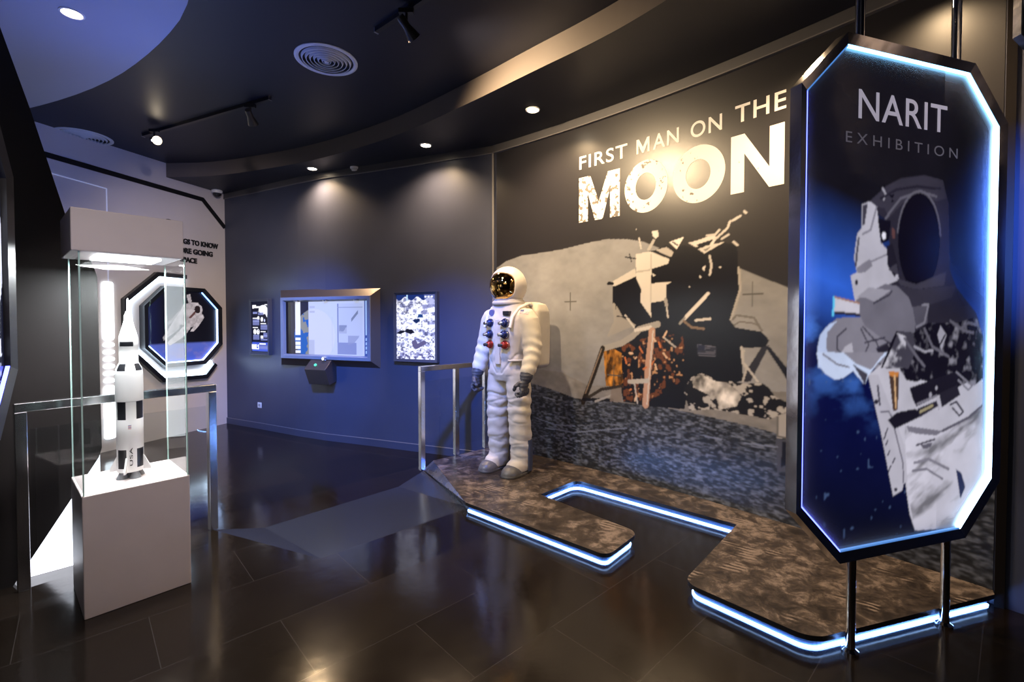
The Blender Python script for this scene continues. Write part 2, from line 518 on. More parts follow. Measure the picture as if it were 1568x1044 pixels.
def floor_material(name, base, r0, r1):
    m = bpy.data.materials.new(name); m.use_nodes = True; nt = m.node_tree; b = nt.nodes['Principled BSDF']
    tc = nt.nodes.new('ShaderNodeTexCoord'); mp = nt.nodes.new('ShaderNodeMapping')
    mp.inputs['Rotation'].default_value = (0, 0, -math.radians(42.9)); mp.inputs['Location'].default_value = (-1.2, -2.96, 0)
    nt.links.new(tc.outputs['Object'], mp.inputs['Vector'])
    br = nt.nodes.new('ShaderNodeTexBrick'); br.offset = 0.5
    br.inputs['Scale'].default_value = 1.0; br.inputs['Brick Width'].default_value = 0.96; br.inputs['Row Height'].default_value = 0.48
    br.inputs['Mortar Size'].default_value = 0.0022; br.inputs['Mortar Smooth'].default_value = 0.3; br.inputs['Bias'].default_value = 0
    br.inputs['Color1'].default_value = (0.2, 0.2, 0.2, 1); br.inputs['Color2'].default_value = (0.8, 0.8, 0.8, 1); br.inputs['Mortar'].default_value = (1, 1, 1, 1)
    nt.links.new(mp.outputs['Vector'], br.inputs['Vector'])
    n = nt.nodes.new('ShaderNodeTexNoise'); n.inputs['Scale'].default_value = 2.2; n.inputs['Detail'].default_value = 7; n.inputs['Roughness'].default_value = 0.62
    nt.links.new(tc.outputs['Object'], n.inputs['Vector'])
    cr = nt.nodes.new('ShaderNodeMix'); cr.data_type = 'RGBA'
    cr.inputs['A'].default_value = (*[c * 0.6 for c in base], 1); cr.inputs['B'].default_value = (*[c * 1.5 for c in base], 1)
    nt.links.new(br.outputs['Color'], cr.inputs['Factor'])
    mo = nt.nodes.new('ShaderNodeMix'); mo.data_type = 'RGBA'; mo.inputs['B'].default_value = (0.024, 0.020, 0.019, 1)
    nt.links.new(br.outputs['Fac'], mo.inputs['Factor']); nt.links.new(cr.outputs['Result'], mo.inputs['A'])
    nt.links.new(mo.outputs['Result'], b.inputs['Base Color'])
    ad = nt.nodes.new('ShaderNodeMath'); ad.operation = 'MULTIPLY_ADD'; ad.inputs[1].default_value = 0.40
    sep = nt.nodes.new('ShaderNodeSeparateColor'); nt.links.new(br.outputs['Color'], sep.inputs[0])
    nt.links.new(sep.outputs[0], ad.inputs[0]); nt.links.new(n.outputs['Fac'], ad.inputs[2])
    mr = nt.nodes.new('ShaderNodeMapRange'); mr.inputs['From Min'].default_value = 0.35; mr.inputs['From Max'].default_value = 0.9
    mr.inputs['To Min'].default_value = r0; mr.inputs['To Max'].default_value = r1
    nt.links.new(ad.outputs[0], mr.inputs['Value']); nt.links.new(mr.outputs['Result'], b.inputs['Roughness'])
    n2 = nt.nodes.new('ShaderNodeTexNoise'); n2.inputs['Scale'].default_value = 7; n2.inputs['Detail'].default_value = 3
    nt.links.new(tc.outputs['Object'], n2.inputs['Vector'])
    bp = nt.nodes.new('ShaderNodeBump'); bp.inputs['Strength'].default_value = 0.10; bp.inputs['Distance'].default_value = 0.01
    nt.links.new(n2.outputs['Fac'], bp.inputs['Height']); nt.links.new(bp.outputs['Normal'], b.inputs['Normal'])
    b.inputs['Specular IOR Level'].default_value = 0.4
    return m
M['floor'] = floor_material('dark_floor_tiles', (0.008, 0.0055, 0.004), 0.07, 0.17)

# ------------------------------------------------------------------ the room
BACK = [(-4.45,7.27),(-3.7,6.87),(-2.95,6.45),(-2.48,6.22),(-1.8,5.95),(-1.1,5.66),(-0.195,5.29)]
MC = (-8.027,-5.001); MR = 12.9324; MA0 = 0.9202; MA1 = 0.613; MLEN = 3.9726
def mur(s, off=0.0):
    """point s metres along the curved right wall, off metres into the room"""
    a = MA0 + (MA1 - MA0) * s / MLEN; r = MR - off
    return (MC[0] + r * math.cos(a), MC[1] + r * math.sin(a))
ARC = [mur(MLEN * k / 24) for k in range(25)]
def back_frame(s):
    for i, (a, b) in enumerate(zip(BACK[:-1], BACK[1:])):
        a = Vector(a); b = Vector(b); L = (b - a).length
        if s <= L or i == len(BACK) - 2:
            t = (b - a).normalized(); p = a + t * s
            return p.x, p.y, math.atan2(t.y, t.x)
        s -= L

def wall_strip(name, pts, z0, z1, m, inner=0.0, outer=-0.1):
    a = offset_line(pts, -inner); b = offset_line(pts, -outer)
    rings = [[(p[0], p[1], z0), (p[0], p[1], z1), (q[0], q[1], z1), (q[0], q[1], z0)] for p, q in zip(a, b)]
    return struct(MB().loft(rings, smooth=False).build(name, m))

EDGE = [(-6.6, -2.4), (-2.95, 2.29)]
E_, T_, T2_, E2_, B_, B2_ = (-2.15, 3.32), (-1.212, 2.915), (-0.346, 3.719), (-0.887, 4.63), (-1.914, 3.575), (-1.096, 4.47)
near = EDGE + [E_, T_, T2_, E2_, (-0.25, 5.24)] + [mur(MLEN * k / 12, -0.02) for k in range(13)] + [(3.7, 0.9), (3.7, -3.6), (-6.6, -3.6)]
struct(MB().prism_z(near[::-1], -0.1, 0.0).build('floor', M['floor']))
low = [(-6.6, -2.4), (-2.95, 2.29), (-0.25, 5.24), (0.0, 5.6), (-1.0, 6.0), (-4.3, 7.6), (-4.9, 7.6), (-6.7, 1.8)]
struct(MB().prism_z([(-6.7, -3.6), (3.7, -3.6), (3.7, 6.0), (-0.1, 6.0), (-4.3, 7.7), (-6.7, 7.7)], -0.25, -0.1).build('floor_lower', M['floor']))
rm = MB()
rm.add([(*T_, 0), (*T2_, 0), (*B2_, -0.0995), (*B_, -0.0995), (*E_, 0), (*E2_, 0)], [(0, 1, 2, 3), (0, 3, 4), (1, 5, 2)])
rm.add([(*T_, -.1), (*T2_, -.1), (*B2_, -.1), (*B_, -.1), (*E_, -.1), (*E2_, -.1)], [(3, 2, 1, 0), (4, 3, 0), (2, 5, 1)])
rm.add([(*E_, 0), (*B_, -0.0995), (*B_, -.1), (*E_, -.1)], [(0, 1, 2, 3)])
rm.add([(*E2_, 0), (*B2_, -0.0995), (*B2_, -.1), (*E2_, -.1)], [(0, 1, 2, 3)])
M['ramp'] = mat('blue_black_ramp_vinyl', (0.018, 0.020, 0.030), 0.24)
struct(rm.build('floor_ramp', M['ramp']))

wall_strip('wall_back', BACK, -0.1, 3.65, M['navy'])
wall_strip('wall_right', ARC, 0.0, 3.65, M['navy'])
arc2 = [ARC[-1], (2.85, 2.04), (3.7, 0.9)]
wall_strip('wall_right_return', arc2, 0.0, 3.65, M['navy'])
LW0 = Vector((-4.45, 7.27)); LWX = Vector((0.307, 0.952)); LWA = math.atan2(0.952, 0.307)
wall_strip('wall_left', [tuple(LW0 - LWX * 5.6), tuple(LW0 + LWX * 0.02)], -0.1, 3.65, M['white_wall'])
wall_strip('wall_side', [(-6.6, -3.6), (-6.3, 1.9)], -0.1, 3.65, M['dark_wall'])
wall_strip('wall_front', [(3.7, -3.6), (-6.6, -3.6)], -0.1, 3.65, M['dark_wall'])
wall_strip('wall_side_right', [(3.7, 0.9), (3.7, -3.6)], -0.1, 3.65, M['dark_wall'])

struct(MB().prism_z([(-6.8, -3.7), (4.4, -3.7), (4.4, 6.2), (-4.2, 8.0), (-6.8, 8.0)], 3.65, 3.75).build('ceiling', M['ceil']))
FASCIA = [(-4.72, 6.42), (-4.03, 6.39), (-2.93, 5.98), (-2.33, 5.70), (-1.64, 5.28), (-1.09, 4.89), (-0.33, 4.20), (0.15, 3.73), (0.54, 3.37), (0.81, 3.08), (1.15, 2.62), (1.42, 2.0), (1.55, 1.2), (1.55, 0), (1.4, -3.6)]
def smooth_line(p, it=2):
    for _ in range(it):
        q = [p[0]]
        for a, b in zip(p[:-1], p[1:]):
            q += [tuple(a[i] * .75 + b[i] * .25 for i in range(2)), tuple(a[i] * .25 + b[i] * .75 for i in range(2))]
        p = q + [p[-1]]
    return p
FS = smooth_line(FASCIA)
soff = FS + [(3.75, -3.6), (3.75, 0.9)] + [tuple(p) for p in offset_line(arc2, 0.05)][::-1][1:2] + offset_line(ARC, 0.05)[::-1] + offset_line(BACK, 0.05)[::-1] + [(-4.52, 7.2)]
struct(MB().prism_z(soff, 3.46, 3.6495, 0, 1).build('ceiling_soffit', [M['ceil'], M['fascia']]))
LC = smooth_line([(-1.0, -3.6), (-1.0, 0.0), (-1.1, 1.2), (-1.4, 2.1), (-2.02, 3.03), (-2.68, 3.57), (-3.54, 4.11), (-4.65, 4.57), (-5.6, 4.8)])
struct(MB().prism_z(LC + [(-6.7, 4.8), (-6.7, -3.6)], 3.55, 3.6495).build('ceiling_pale_drop', M['ceil_light']))

# trims
wall_strip('baseboard_back', BACK, -0.1, -0.012, M['navy'], 0.014, -0.0)
M['trim'] = mat('trim_edge_paint', (0.16, 0.15, 0.16), 0.4)
M['cornice'] = mat('cornice_paint', (0.07, 0.068, 0.075), 0.4)
wall_strip('trim_1', BACK, -0.014, -0.008, M['trim'], 0.016, -0.0)
wall_strip('trim_2', BACK, 3.385, 3.46, M['cornice'], 0.02, -0.0)
wall_strip('trim_3', ARC, 3.385, 3.46, M['cornice'], 0.03, -0.0)
wall_strip('trim_4', BACK, 3.375, 3.383, M['trim'], 0.022, -0.0)
wall_strip('trim_5', ARC, 3.375, 3.383, M['trim'], 0.034, -0.0)
jt = MB(); x, y = mur(0.0, 0.012)
jt.obox((x - .012, y + .005, -0.0), (x - .012, y + .005, 3.375), 0.02, 0.02, up=(0, 1, 0)); struct(jt.build('trim_6', M['trim']))
# dark pilaster at the right end of the mural
pl = MB(); a = mur(MLEN, 0.0); pl.prism_z([mur(MLEN + .005, 0.03), (2.560, 2.395), (2.60, 2.43), mur(MLEN + .005, -0.05)], 0, 3.46)
struct(pl.build('trim_7', M['dark_wall']))

# black line and light groove on the white wall (local x along the wall, towards the back corner)
def on_left_wall(name, mb, m, off=0.0):
    o = mb.build(name, m); p = LW0; o.location = (p.x, p.y, 0); o.rotation_euler = (0, 0, LWA); return o
mb = MB(); mb.ring = None
pts = [(-3.3, 3.365), (-2.202,3.323), (-0.365,3.28), (-0.026,2.952)]
pts = [(-3.3, 3.37), (-2.20, 3.325), (-0.365, 3.285), (-0.005, 2.94)]
a = offset_line(pts, 0.03); b = offset_line(pts, -0.03)
for i in range(3):
    mb.prism_y([b[i], b[i + 1], a[i + 1], a[i]], -0.012, 0.0)
struct(on_left_wall('trim_8', mb, M['black']))
mb = MB()
for p, q in (((-2.9, 3.17), (-1.617, 3.11)), ((-1.617, 3.11), (-1.617, 1.95))):
    o_ = offset_line([p, q], 0.006); i_ = offset_line([p, q], -0.006)
    mb.prism_y([i_[0], i_[1], o_[1], o_[0]], -0.006, 0.0)
struct(on_left_wall('trim_9', mb, M['line_led']))

# ------------------------------------------------------------------ dark partition with a chamfered edge, and the lit white board at its foot
PANG = 0.7995
part = [(-2.0, -0.1), (0.0, -0.1), (0.257, 0.348), (0.40, 0.60), (0.415, 0.66), (0.408, 1.79), (0.39, 1.86), (0.264, 2.169), (0.118, 2.785), (-0.06, 3.46), (-0.1, 3.6495), (-2.0, 3.6495)]
o = MB().prism_y(part, -0.03, 0.03).build('wall_partition', M['dark_wall'])
o.location = (-3.027, 2.798, 0); o.rotation_euler = (0, 0, PANG); struct(o)
o = MB().prism_y([(-0.9, -0.1), (0.41, -0.1), (0.41, 0.62), (0.30, 0.62), (-0.3, 0.62), (-0.9, 0.62)], 0.05, 0.09).build('light_panel', M['kick'])
o.location = (-3.027, 2.798, 0); o.rotation_euler = (0, 0, PANG)
tag(o, 'glowing white panel standing on floor behind the dark partition at left', 'light panel')

# ------------------------------------------------------------------ mural on the curved right wall
def build_mural():
    X, Z = grid(0.03, MLEN - 0.005, 0.02, 3.372, 0.0062)
    cv = Canvas(X, Z, (0.018, 0.017, 0.021))
    n1 = fbm(X * 3, Z * 3, 5, 1); n2 = fbm(X * 14, Z * 22, 4, 9); n3 = fbm(X * 40, Z * 70, 3, 4)
    g = lambda v: np.array([v * 1.02, v * 0.97, v * 0.95])
    # hills behind the lander
    hills = [(-0.005,2.076),(0.164,2.158),(0.391,2.204),(0.651,2.208),(0.898,2.217),(1.207,2.249),(1.424,2.26),(1.629,2.235),(1.791,2.193),(1.946,2.119),(2.236,1.875),(2.586,1.904),(2.759,1.818),(2.938,1.732)]
    hills += [(3.3, 1.45), (3.7, 1.15), (3.99, 1.0), (3.99, 0.0), (0.0, 0.0), (0.0, 1.9)]
    hm = cv.inside(hills)
    cv.put(hm.astype(float), g(0.25) * np.array([.94, 1.0, 1.10])); cv.c[hm] *= (0.62 + 0.75 * n1 + 0.25 * (n2 - .5))[hm][:, None]
    # plain at the foot of the hills
    plain = [(-0.007,0.877),(0.392,0.998),(0.902,0.978),(1.213,0.874),(2.942,1.002)] + [(3.99, 0.75), (3.99, 0), (0, 0)]
    pm = cv.inside(plain); cv.put(pm.astype(float), g(0.19)); cv.c[pm] *= (0.7 + 0.6 * n2)[pm][:, None]
    # dark foreground soil
    fg = [(-0.007,0.877),(0.392,0.849),(0.738,0.803),(1.061,0.736),(1.36,0.745),(1.638,0.754),(1.957,0.766),(2.246,0.752),(2.51,0.734),(2.749,0.715),(2.95,0.691)] + [(3.3, 0.75), (3.99, 0.62), (3.99, 0), (0, 0), (0, 1.0)]
    fm = cv.inside(fg)
    v = np.clip((fbm(X * 30 + 3 * n1, Z * 82, 4, 21) - 0.40) * 2.6, 0, 1) ** 1.25 * 0.17 + 0.008 + 0.02 * n3
    v = v * np.clip(0.55 + 0.7 * n1, 0.3, 1.3)
    cv.put(fm.astype(float), np.stack([v * 0.86, v * 0.97, v * 1.28], -1))
    # ---- lander
    D = lin(12, 13, 24); W = g(0.56); G = g(0.30)
    cv.poly([(1.482,1.82),(1.597,1.878),(1.728,1.923),(1.727,2.091),(1.909,2.107),(2.011,2.141),(2.074,2.097),(2.164,2.12),(2.345,2.048),(2.425,2.081),(2.502,2.098),(2.589,2.062),(2.597,1.903),(2.613,1.737),(2.582,1.633),(2.541,1.505),(2.584,1.448),(2.77,1.421),(2.822,1.361),(2.799,1.306),(2.63,1.299),(2.644,1.048),(2.435,1.012),(2.222,1.007),(2.181,0.772),(1.843,0.752),(1.603,0.763),(1.571,0.901),(1.432,1.065),(1.399,1.223),(1.681,1.353),(1.731,1.425),(1.599,1.524),(1.532,1.551),(1.483,1.663)], D)
    cv.poly([(1.482,1.82),(1.482,1.863),(1.714,1.966),(1.728,1.896),(1.514,1.82)], g(0.5))
    cv.poly([(1.717,2.092),(1.862,2.1),(2.035,2.018),(2.03,1.981),(1.873,1.947),(1.87,1.822),(2.067,1.828),(2.013,1.804),(2.014,1.674),(1.871,1.656),(1.872,1.531),(1.769,1.664),(1.774,1.779),(1.728,1.869)], W)
    cv.poly([(1.728,1.94),(1.863,1.948),(1.864,1.934),(1.728,1.923)], g(0.3), .7)
    cv.line([(1.868,2.077),(1.869,1.947)], .012, g(0.4)); cv.line([(1.87,1.822),(1.871,1.661)], .012, g(0.42))
    cv.poly([(1.909,2.107),(2.011,2.121),(2.074,2.072),(2.056,2.032),(1.984,2.065)], g(0.4))
    cv.poly([(2.034,2.16),(2.166,2.188),(2.102,2.094)], g(0.72)); cv.line([(2.064,2.157),(2.109,2.126)], .012, D)
    cv.poly([(2.199,2.135),(2.262,2.14),(2.416,2.174),(2.432,2.138),(2.393,2.08),(2.263,2.092)], g(0.6)); cv.poly([(2.271,2.11),(2.408,2.138),(2.374,2.092),(2.288,2.086)], D)
    cv.poly([(2.283,2.074),(2.401,2.098),(2.494,2.104),(2.337,2.033)], g(0.55)); cv.poly([(2.326,2.064),(2.393,2.083),(2.345,2.045)], g(0.2))
    cv.poly([(1.876,2.271),(1.931,2.27),(1.94,2.223),(1.909,2.201),(1.88,2.23)], g(0.6)); cv.poly([(1.886,2.204),(1.826,2.116),(1.857,2.107),(1.909,2.193)], g(0.4))
    cv.line([(1.751,2.229),(1.772,2.134)], .014, g(0.5)); cv.line([(1.616,2.075),(1.717,2.051)], .012, D); cv.line([(1.657,2.098),(1.677,2.03)], .01, D)
    for seg_ in [[(2.357,2.173),(2.421,2.17),(2.452,2.201)],[(2.424,2.136),(2.516,2.207),(2.534,2.255)],[(2.553,2.258),(2.612,2.284)],[(2.471,2.13),(2.524,2.156)],[(2.378,2.008),(2.394,1.936),(2.382,1.862)],[(2.562,2.095),(2.592,2.069)],[(2.64,2.312),(2.651,2.301)]]:
        cv.line(seg_, .018, g(0.5))
    for bl in [[(2.317,1.919),(2.346,1.94),(2.339,1.89)],[(2.295,1.865),(2.318,1.848),(2.302,1.836)],[(2.45,1.919),(2.473,1.917),(2.465,1.905)],[(2.207,1.782),(2.225,1.778),(2.215,1.77)],[(1.873,1.916),(1.911,1.892),(1.892,1.876)],[(1.715,2.317),(1.731,2.311),(1.721,2.302)]]:
        cv.poly(bl, g(0.6))
    cv.line([(2.6,1.903),(2.613,1.734),(2.547,1.509)], .014, g(0.36)); cv.line([(2.612,1.887),(2.622,1.731),(2.568,1.527)], .008, g(0.3))
    cv.line([(2.561,1.509),(2.589,1.542),(2.716,1.522),(2.77,1.43)], .016, g(0.14)); cv.line([(2.576,1.467),(2.613,1.494),(2.707,1.482),(2.742,1.468)], .012, g(0.14))
    cv.line([(2.368,1.715),(2.18,1.521)], .030, g(0.62)); cv.line([(2.175,1.521),(2.135,1.477)], .02, g(0.25)); cv.line([(2.268,1.503),(2.389,1.516)], .02, g(0.55))
    cv.line([(2.009,1.674),(2.028,1.53)], .014, g(0.5)); cv.line([(2.005,1.679),(2.015,1.632)], .03, g(0.3))
    # left ladder truss and open triangle
    cv.poly([(1.525,1.643),(1.515,1.496),(1.469,1.362),(1.62,1.424),(1.731,1.461),(1.599,1.524)], g(0.27)); cv.line([(1.498,1.648),(1.515,1.496),(1.444,1.362)], .03, g(0.28))
    cv.line([(1.619,1.547),(1.705,1.446)], .02, g(0.5)); cv.line([(1.532,1.542),(1.72,1.523)], .01, D); cv.line([(1.439,1.847),(1.482,1.844)], .03, D)
    # platform lip, gold foil, speckled descent stage
    dm = cv.inside([(1.58,1.268),(1.761,1.337),(2.167,1.398),(2.179,1.019),(1.843,0.787),(1.603,0.766)])
    sp = (fbm(X * 26, Z * 20, 3, 33) > 0.60) & dm
    sp2 = (vnoise(X * 45, Z * 40, 5) > 0.86) & dm
    cv.put(sp.astype(float), lin(110, 62, 34), .75); cv.put(sp2.astype(float), lin(196, 150, 110), .8)
    gm = cv.inside([(1.388,1.223),(1.506,1.237),(1.584,1.204),(1.581,1.076),(1.602,0.949),(1.561,0.894),(1.416,0.891)])
    gv = fbm(X * 30, Z * 14, 4, 77); cv.put(gm.astype(float), lin(168, 112, 40)); cv.c[gm] *= np.clip((gv - .3) * 3.6, 0.12, 1.9)[gm][:, None]
    cv.line([(1.397,1.242),(1.579,1.295),(1.691,1.362),(1.761,1.426),(1.937,1.471)], .055, g(0.30)); cv.line([(1.721,1.416),(1.867,1.444)], .03, g(0.55))
    cv.line([(1.884,1.413),(1.852,1.147),(1.824,0.762)], .062, np.array(lin(176, 140, 122))); cv.line([(1.892,1.413),(1.839,0.769)], .012, g(0.5))
    cv.line([(1.664,0.951),(1.842,0.975)], .04, g(0.4)); cv.line([(1.714,0.942),(1.745,0.766)], .014, g(0.42)); cv.line([(2.098,1.28),(1.989,1.36)], .014, g(0.4))
    cv.line([(2.17,1.497),(2.235,1.448),(2.335,1.436)], .02, lin(120, 100, 84))
    for k, q in enumerate([(1.662,1.208),(1.632,1.116),(1.733,1.176),(1.762,1.266),(1.915,1.324),(1.962,1.274),(1.99,1.224),(1.898,1.15),(1.927,1.083),(1.802,1.074),(1.735,0.836),(1.684,0.885),(1.989,1.36)]):
        cv.line([q, (q[0] + .03 * math.cos(k * 2.1), q[1] + .05 * math.sin(k * 1.7))], .016, lin(190, 110, 60) if k % 2 else lin(205, 175, 150))
    # legs
    cv.line([(1.379,1.241),(1.278,0.978),(1.16,0.704)], .050, lin(34, 28, 24)); cv.line([(1.366,1.231),(1.188,0.795)], .012, lin(130, 112, 96))
    cv.line([(1.165,0.724),(1.368,0.852),(1.582,0.902)], .03, lin(44, 38, 34)); cv.line([(1.165,0.734),(1.488,0.762)], .03, D); cv.line([(1.302,0.73),(1.477,0.807)], .02, g(.3))
    cv.poly([(1.476,0.863),(1.582,0.892),(1.583,0.76),(1.46,0.749)], lin(120, 108, 100), .8)
    cv.poly([(2.771,1.308),(2.823,1.325),(2.697,1.05),(2.632,1.043),(2.653,1.108)], lin(40, 40, 50)); cv.poly([(2.799,1.309),(2.828,1.31),(2.948,1.162),(2.949,1.075),(2.9,1.158)], lin(24, 26, 38))
    cv.line([(2.629,1.302),(2.638,1.197),(2.746,1.058)], .016, g(0.45)); cv.line([(2.627,1.287),(2.647,1.28),(2.64,1.182),(2.667,1.14),(2.64,1.047)], .014, g(0.4))
    # flag patch and stencilled block
    fl = [(2.283,1.312),(2.432,1.3),(2.436,1.219),(2.294,1.217)]; cv.poly(fl, lin(96, 96, 112))
    a_, b_, c_, d_ = fl
    for k in range(1, 6):
        t = k / 6; p = (a_[0] + (d_[0] - a_[0]) * t, a_[1] + (d_[1] - a_[1]) * t); q = (b_[0] + (c_[0] - b_[0]) * t, b_[1] + (c_[1] - b_[1]) * t)
        cv.line([p, q], .011, lin(40, 42, 58))
    cv.poly([(2.29,1.309),(2.344,1.306),(2.35,1.261),(2.294,1.262)], lin(30, 34, 58))
    # foil covered gear on the right
    fo = cv.inside([(2.171,0.928),(2.235,1.041),(2.322,1.081),(2.435,1.043),(2.528,1.039),(2.676,1.033),(2.774,1.049),(2.822,1.022),(2.87,0.956),(2.946,0.93),(2.947,0.867),(2.832,0.792),(2.678,0.797),(2.561,0.802),(2.405,0.803),(2.224,0.769)])
    cv.put(fo.astype(float), lin(20, 20, 28)); fo2 = (fbm(X * 20, Z * 24, 3, 55) > .60) & fo; cv.put(fo2.astype(float), g(.5), .75)
    f3 = cv.inside([(2.239,1.033),(2.325,1.073),(2.443,1.025),(2.528,1.024),(2.604,0.975),(2.633,0.934),(2.597,0.853),(2.476,0.813),(2.444,0.887),(2.34,0.93),(2.256,0.961)])
    cv.put(f3.astype(float), g(.58)); cv.c[f3] *= np.clip((fbm(X * 16, Z * 10, 4, 61) - .22) * 2.6, .10, 1.4)[f3][:, None]
    # small equipment cabinet near the right edge
    cv.poly([(2.877,0.826),(2.948,0.856),(2.951,0.673),(2.878,0.668)], g(.33)); cv.line([(2.885,0.818),(2.887,0.679),(2.946,0.681)], .012, g(.12))
    cv.poly([(2.874,0.658),(2.951,0.664),(2.953,0.452),(2.886,0.417)], lin(70, 72, 84)); cv.poly([(2.917,0.648),(2.951,0.645),(2.953,0.498),(2.911,0.46)], lin(22, 22, 30))
    # survey crosses
    for q in ((2.704,1.696), (1.008,1.691), (1.501,0.996)):
        cv.line([(q[0] - .07, q[1]), (q[0] + .07, q[1])], .009, g(.08)); cv.line([(q[0], q[1] - .09), (q[0], q[1] + .09)], .009, g(.08))
    # tracks and light scratches in the soil
    for seg_ in [[(0.586,0.47),(0.822,0.434),(1.062,0.457)],[(0.671,0.701),(0.821,0.69)],[(0.697,0.382),(1.062,0.392),(1.639,0.528)],[(2.658,0.586),(2.883,0.603)],[(2.356,0.579),(2.486,0.583)]]:
        cv.line(seg_, .012, lin(120, 128, 150), .7)
    cv.soften(1)
    def warp(X, Z):
        a = MA0 + (MA1 - MA0) * X / MLEN; r = MR - 0.004
        return np.stack([MC[0] + r * np.cos(a), MC[1] + r * np.sin(a), Z], -1)
    t = tag(print_obj('wall_mural', cv, print_mat('mural_print', 0, 0.32, 0.5), None, warp=warp),
            'large moon landing mural with white lettering covering the curved right wall', 'mural')
    w = lambda s, z: (*mur(s, 0.0065), z)
    m = bpy.data.materials.new('worn_white_letters'); m.use_nodes = True; nt = m.node_tree; b = nt.nodes['Principled BSDF']
    tc = nt.nodes.new('ShaderNodeTexCoord'); n = nt.nodes.new('ShaderNodeTexNoise'); n.inputs['Scale'].default_value = 22; n.inputs['Detail'].default_value = 6
    nt.links.new(tc.outputs['Object'], n.inputs['Vector'])
    sx = nt.nodes.new('ShaderNodeSeparateXYZ'); nt.links.new(tc.outputs['Object'], sx.inputs[0])
    th = nt.nodes.new('ShaderNodeMapRange'); th.inputs['From Min'].default_value = 0.65; th.inputs['From Max'].default_value = 1.75
    th.inputs['To Min'].default_value = 0.105; th.inputs['To Max'].default_value = -0.12
    nt.links.new(sx.outputs[0], th.inputs['Value'])
    ad = nt.nodes.new('ShaderNodeMath'); ad.operation = 'ADD'; nt.links.new(n.outputs['Fac'], ad.inputs[0]); nt.links.new(th.outputs['Result'], ad.inputs[1])
    mr = nt.nodes.new('ShaderNodeMapRange'); mr.inputs['From Min'].default_value = 0.60; mr.inputs['From Max'].default_value = 0.64
    nt.links.new(ad.outputs[0], mr.inputs['Value'])
    mx = nt.nodes.new('ShaderNodeMix'); mx.data_type = 'RGBA'; mx.inputs['A'].default_value = (0.80, 0.78, 0.78, 1); mx.inputs['B'].default_value = (0.16, 0.13, 0.11, 1)
    nt.links.new(mr.outputs['Result'], mx.inputs['Factor']); nt.links.new(mx.outputs['Result'], b.inputs['Base Color']); b.inputs['Roughness'].default_value = 0.5
    sm_ = mat('white_letters', (0.80, 0.78, 0.78), 0.5)
    def block(ch, r, t_):
        x0, x1, z0, z1 = r; w_ = x1 - x0
        if ch == 'N':
            q = [(0, 0), (t_, 0), (t_, .66), (1 - t_, 0), (1, 0), (1, 1), (1 - t_, 1), (1 - t_, .34), (t_, 1), (0, 1)]
            return [(x0 + a * w_, z0 + b * (z1 - z0)) for a, b in q], None
        if ch == 'M':
            q = [(0, 0), (t_, 0), (t_, .62), (.5 - t_ * .42, 0), (.5 + t_ * .42, 0), (1 - t_, .62), (1 - t_, 0), (1, 0), (1, 1), (1 - t_ * 1.25, 1), (.5, .40), (t_ * 1.25, 1), (0, 1)]
            return [(x0 + a * w_, z0 + b * (z1 - z0)) for a, b in q], None
        o = [(x0 + w_ * (.5 + .5 * math.cos(k * PI / 32)), z0 + (z1 - z0) * (.5 + .5 * math.sin(k * PI / 32))) for k in range(64)]
        i = [(x0 + w_ * (.5 + (.5 - t_) * math.cos(k * PI / 32)), z0 + (z1 - z0) * (.5 + (.5 - t_ * .92) * math.sin(k * PI / 32))) for k in range(64)]
        return o, i
    def block_mesh(mb, ch, r, t_):
        o, i = block(ch, r, t_)
        if i is None:
            from mathutils.geometry import tessellate_polygon
            tri = tessellate_polygon([[Vector((a, b, 0)) for a, b in o]])
            mb.add([w(a, b) for a, b in o], [list(f) for f in tri])
        else:
            n_ = len(o); mb.add([w(a, b) for a, b in o] + [w(a, b) for a, b in i], [(k, (k + 1) % n_, n_ + (k + 1) % n_, n_ + k) for k in range(n_)])
    z0, z1 = 2.965, 3.092
    P = lambda x: mpx[x]
    mpx = {887.5:1.11,961:1.63,975:1.722,1040:2.115,1058:2.215,1106:2.467,1126:2.565,1204.5:2.916}
    k = list(mpx.values())
    for wd in (('FIRST', (k[0], k[1], z0, z1), .012, 1.12), ('ON', (k[4], k[5], z0, z1), .012, 1.12), ('THE', (k[6], k[7], z0 + .012, z1 + .014), .012, 1.12)):
        text_obj('lettering', [wd], sm_, t, warp=w)
    kk = [1.107,1.556,1.606,2.02,2.063,2.495,2.537,2.908]
    mb = MB()
    for i, c in enumerate('MOON'):
        e = .012 if c == 'O' else 0
        block_mesh(mb, c, (kk[2 * i], kk[2 * i + 1], 2.455 - e, 2.885 + e), .265 if c != 'M' else .23)
    mb.build('title_lettering', m, t, weld=False)
    mb = MB(); block_mesh(mb, 'M', (k[2], k[2] + (k[3] - k[2]) * .32, z0, z1), .15); mb.add(*text_mesh('AN', (k[2] + (k[3] - k[2]) * .40, k[3], z0, z1), 0, .012, 1.12, w)); mb.build('lettering', sm_, t, weld=False)
    return t
build_mural()
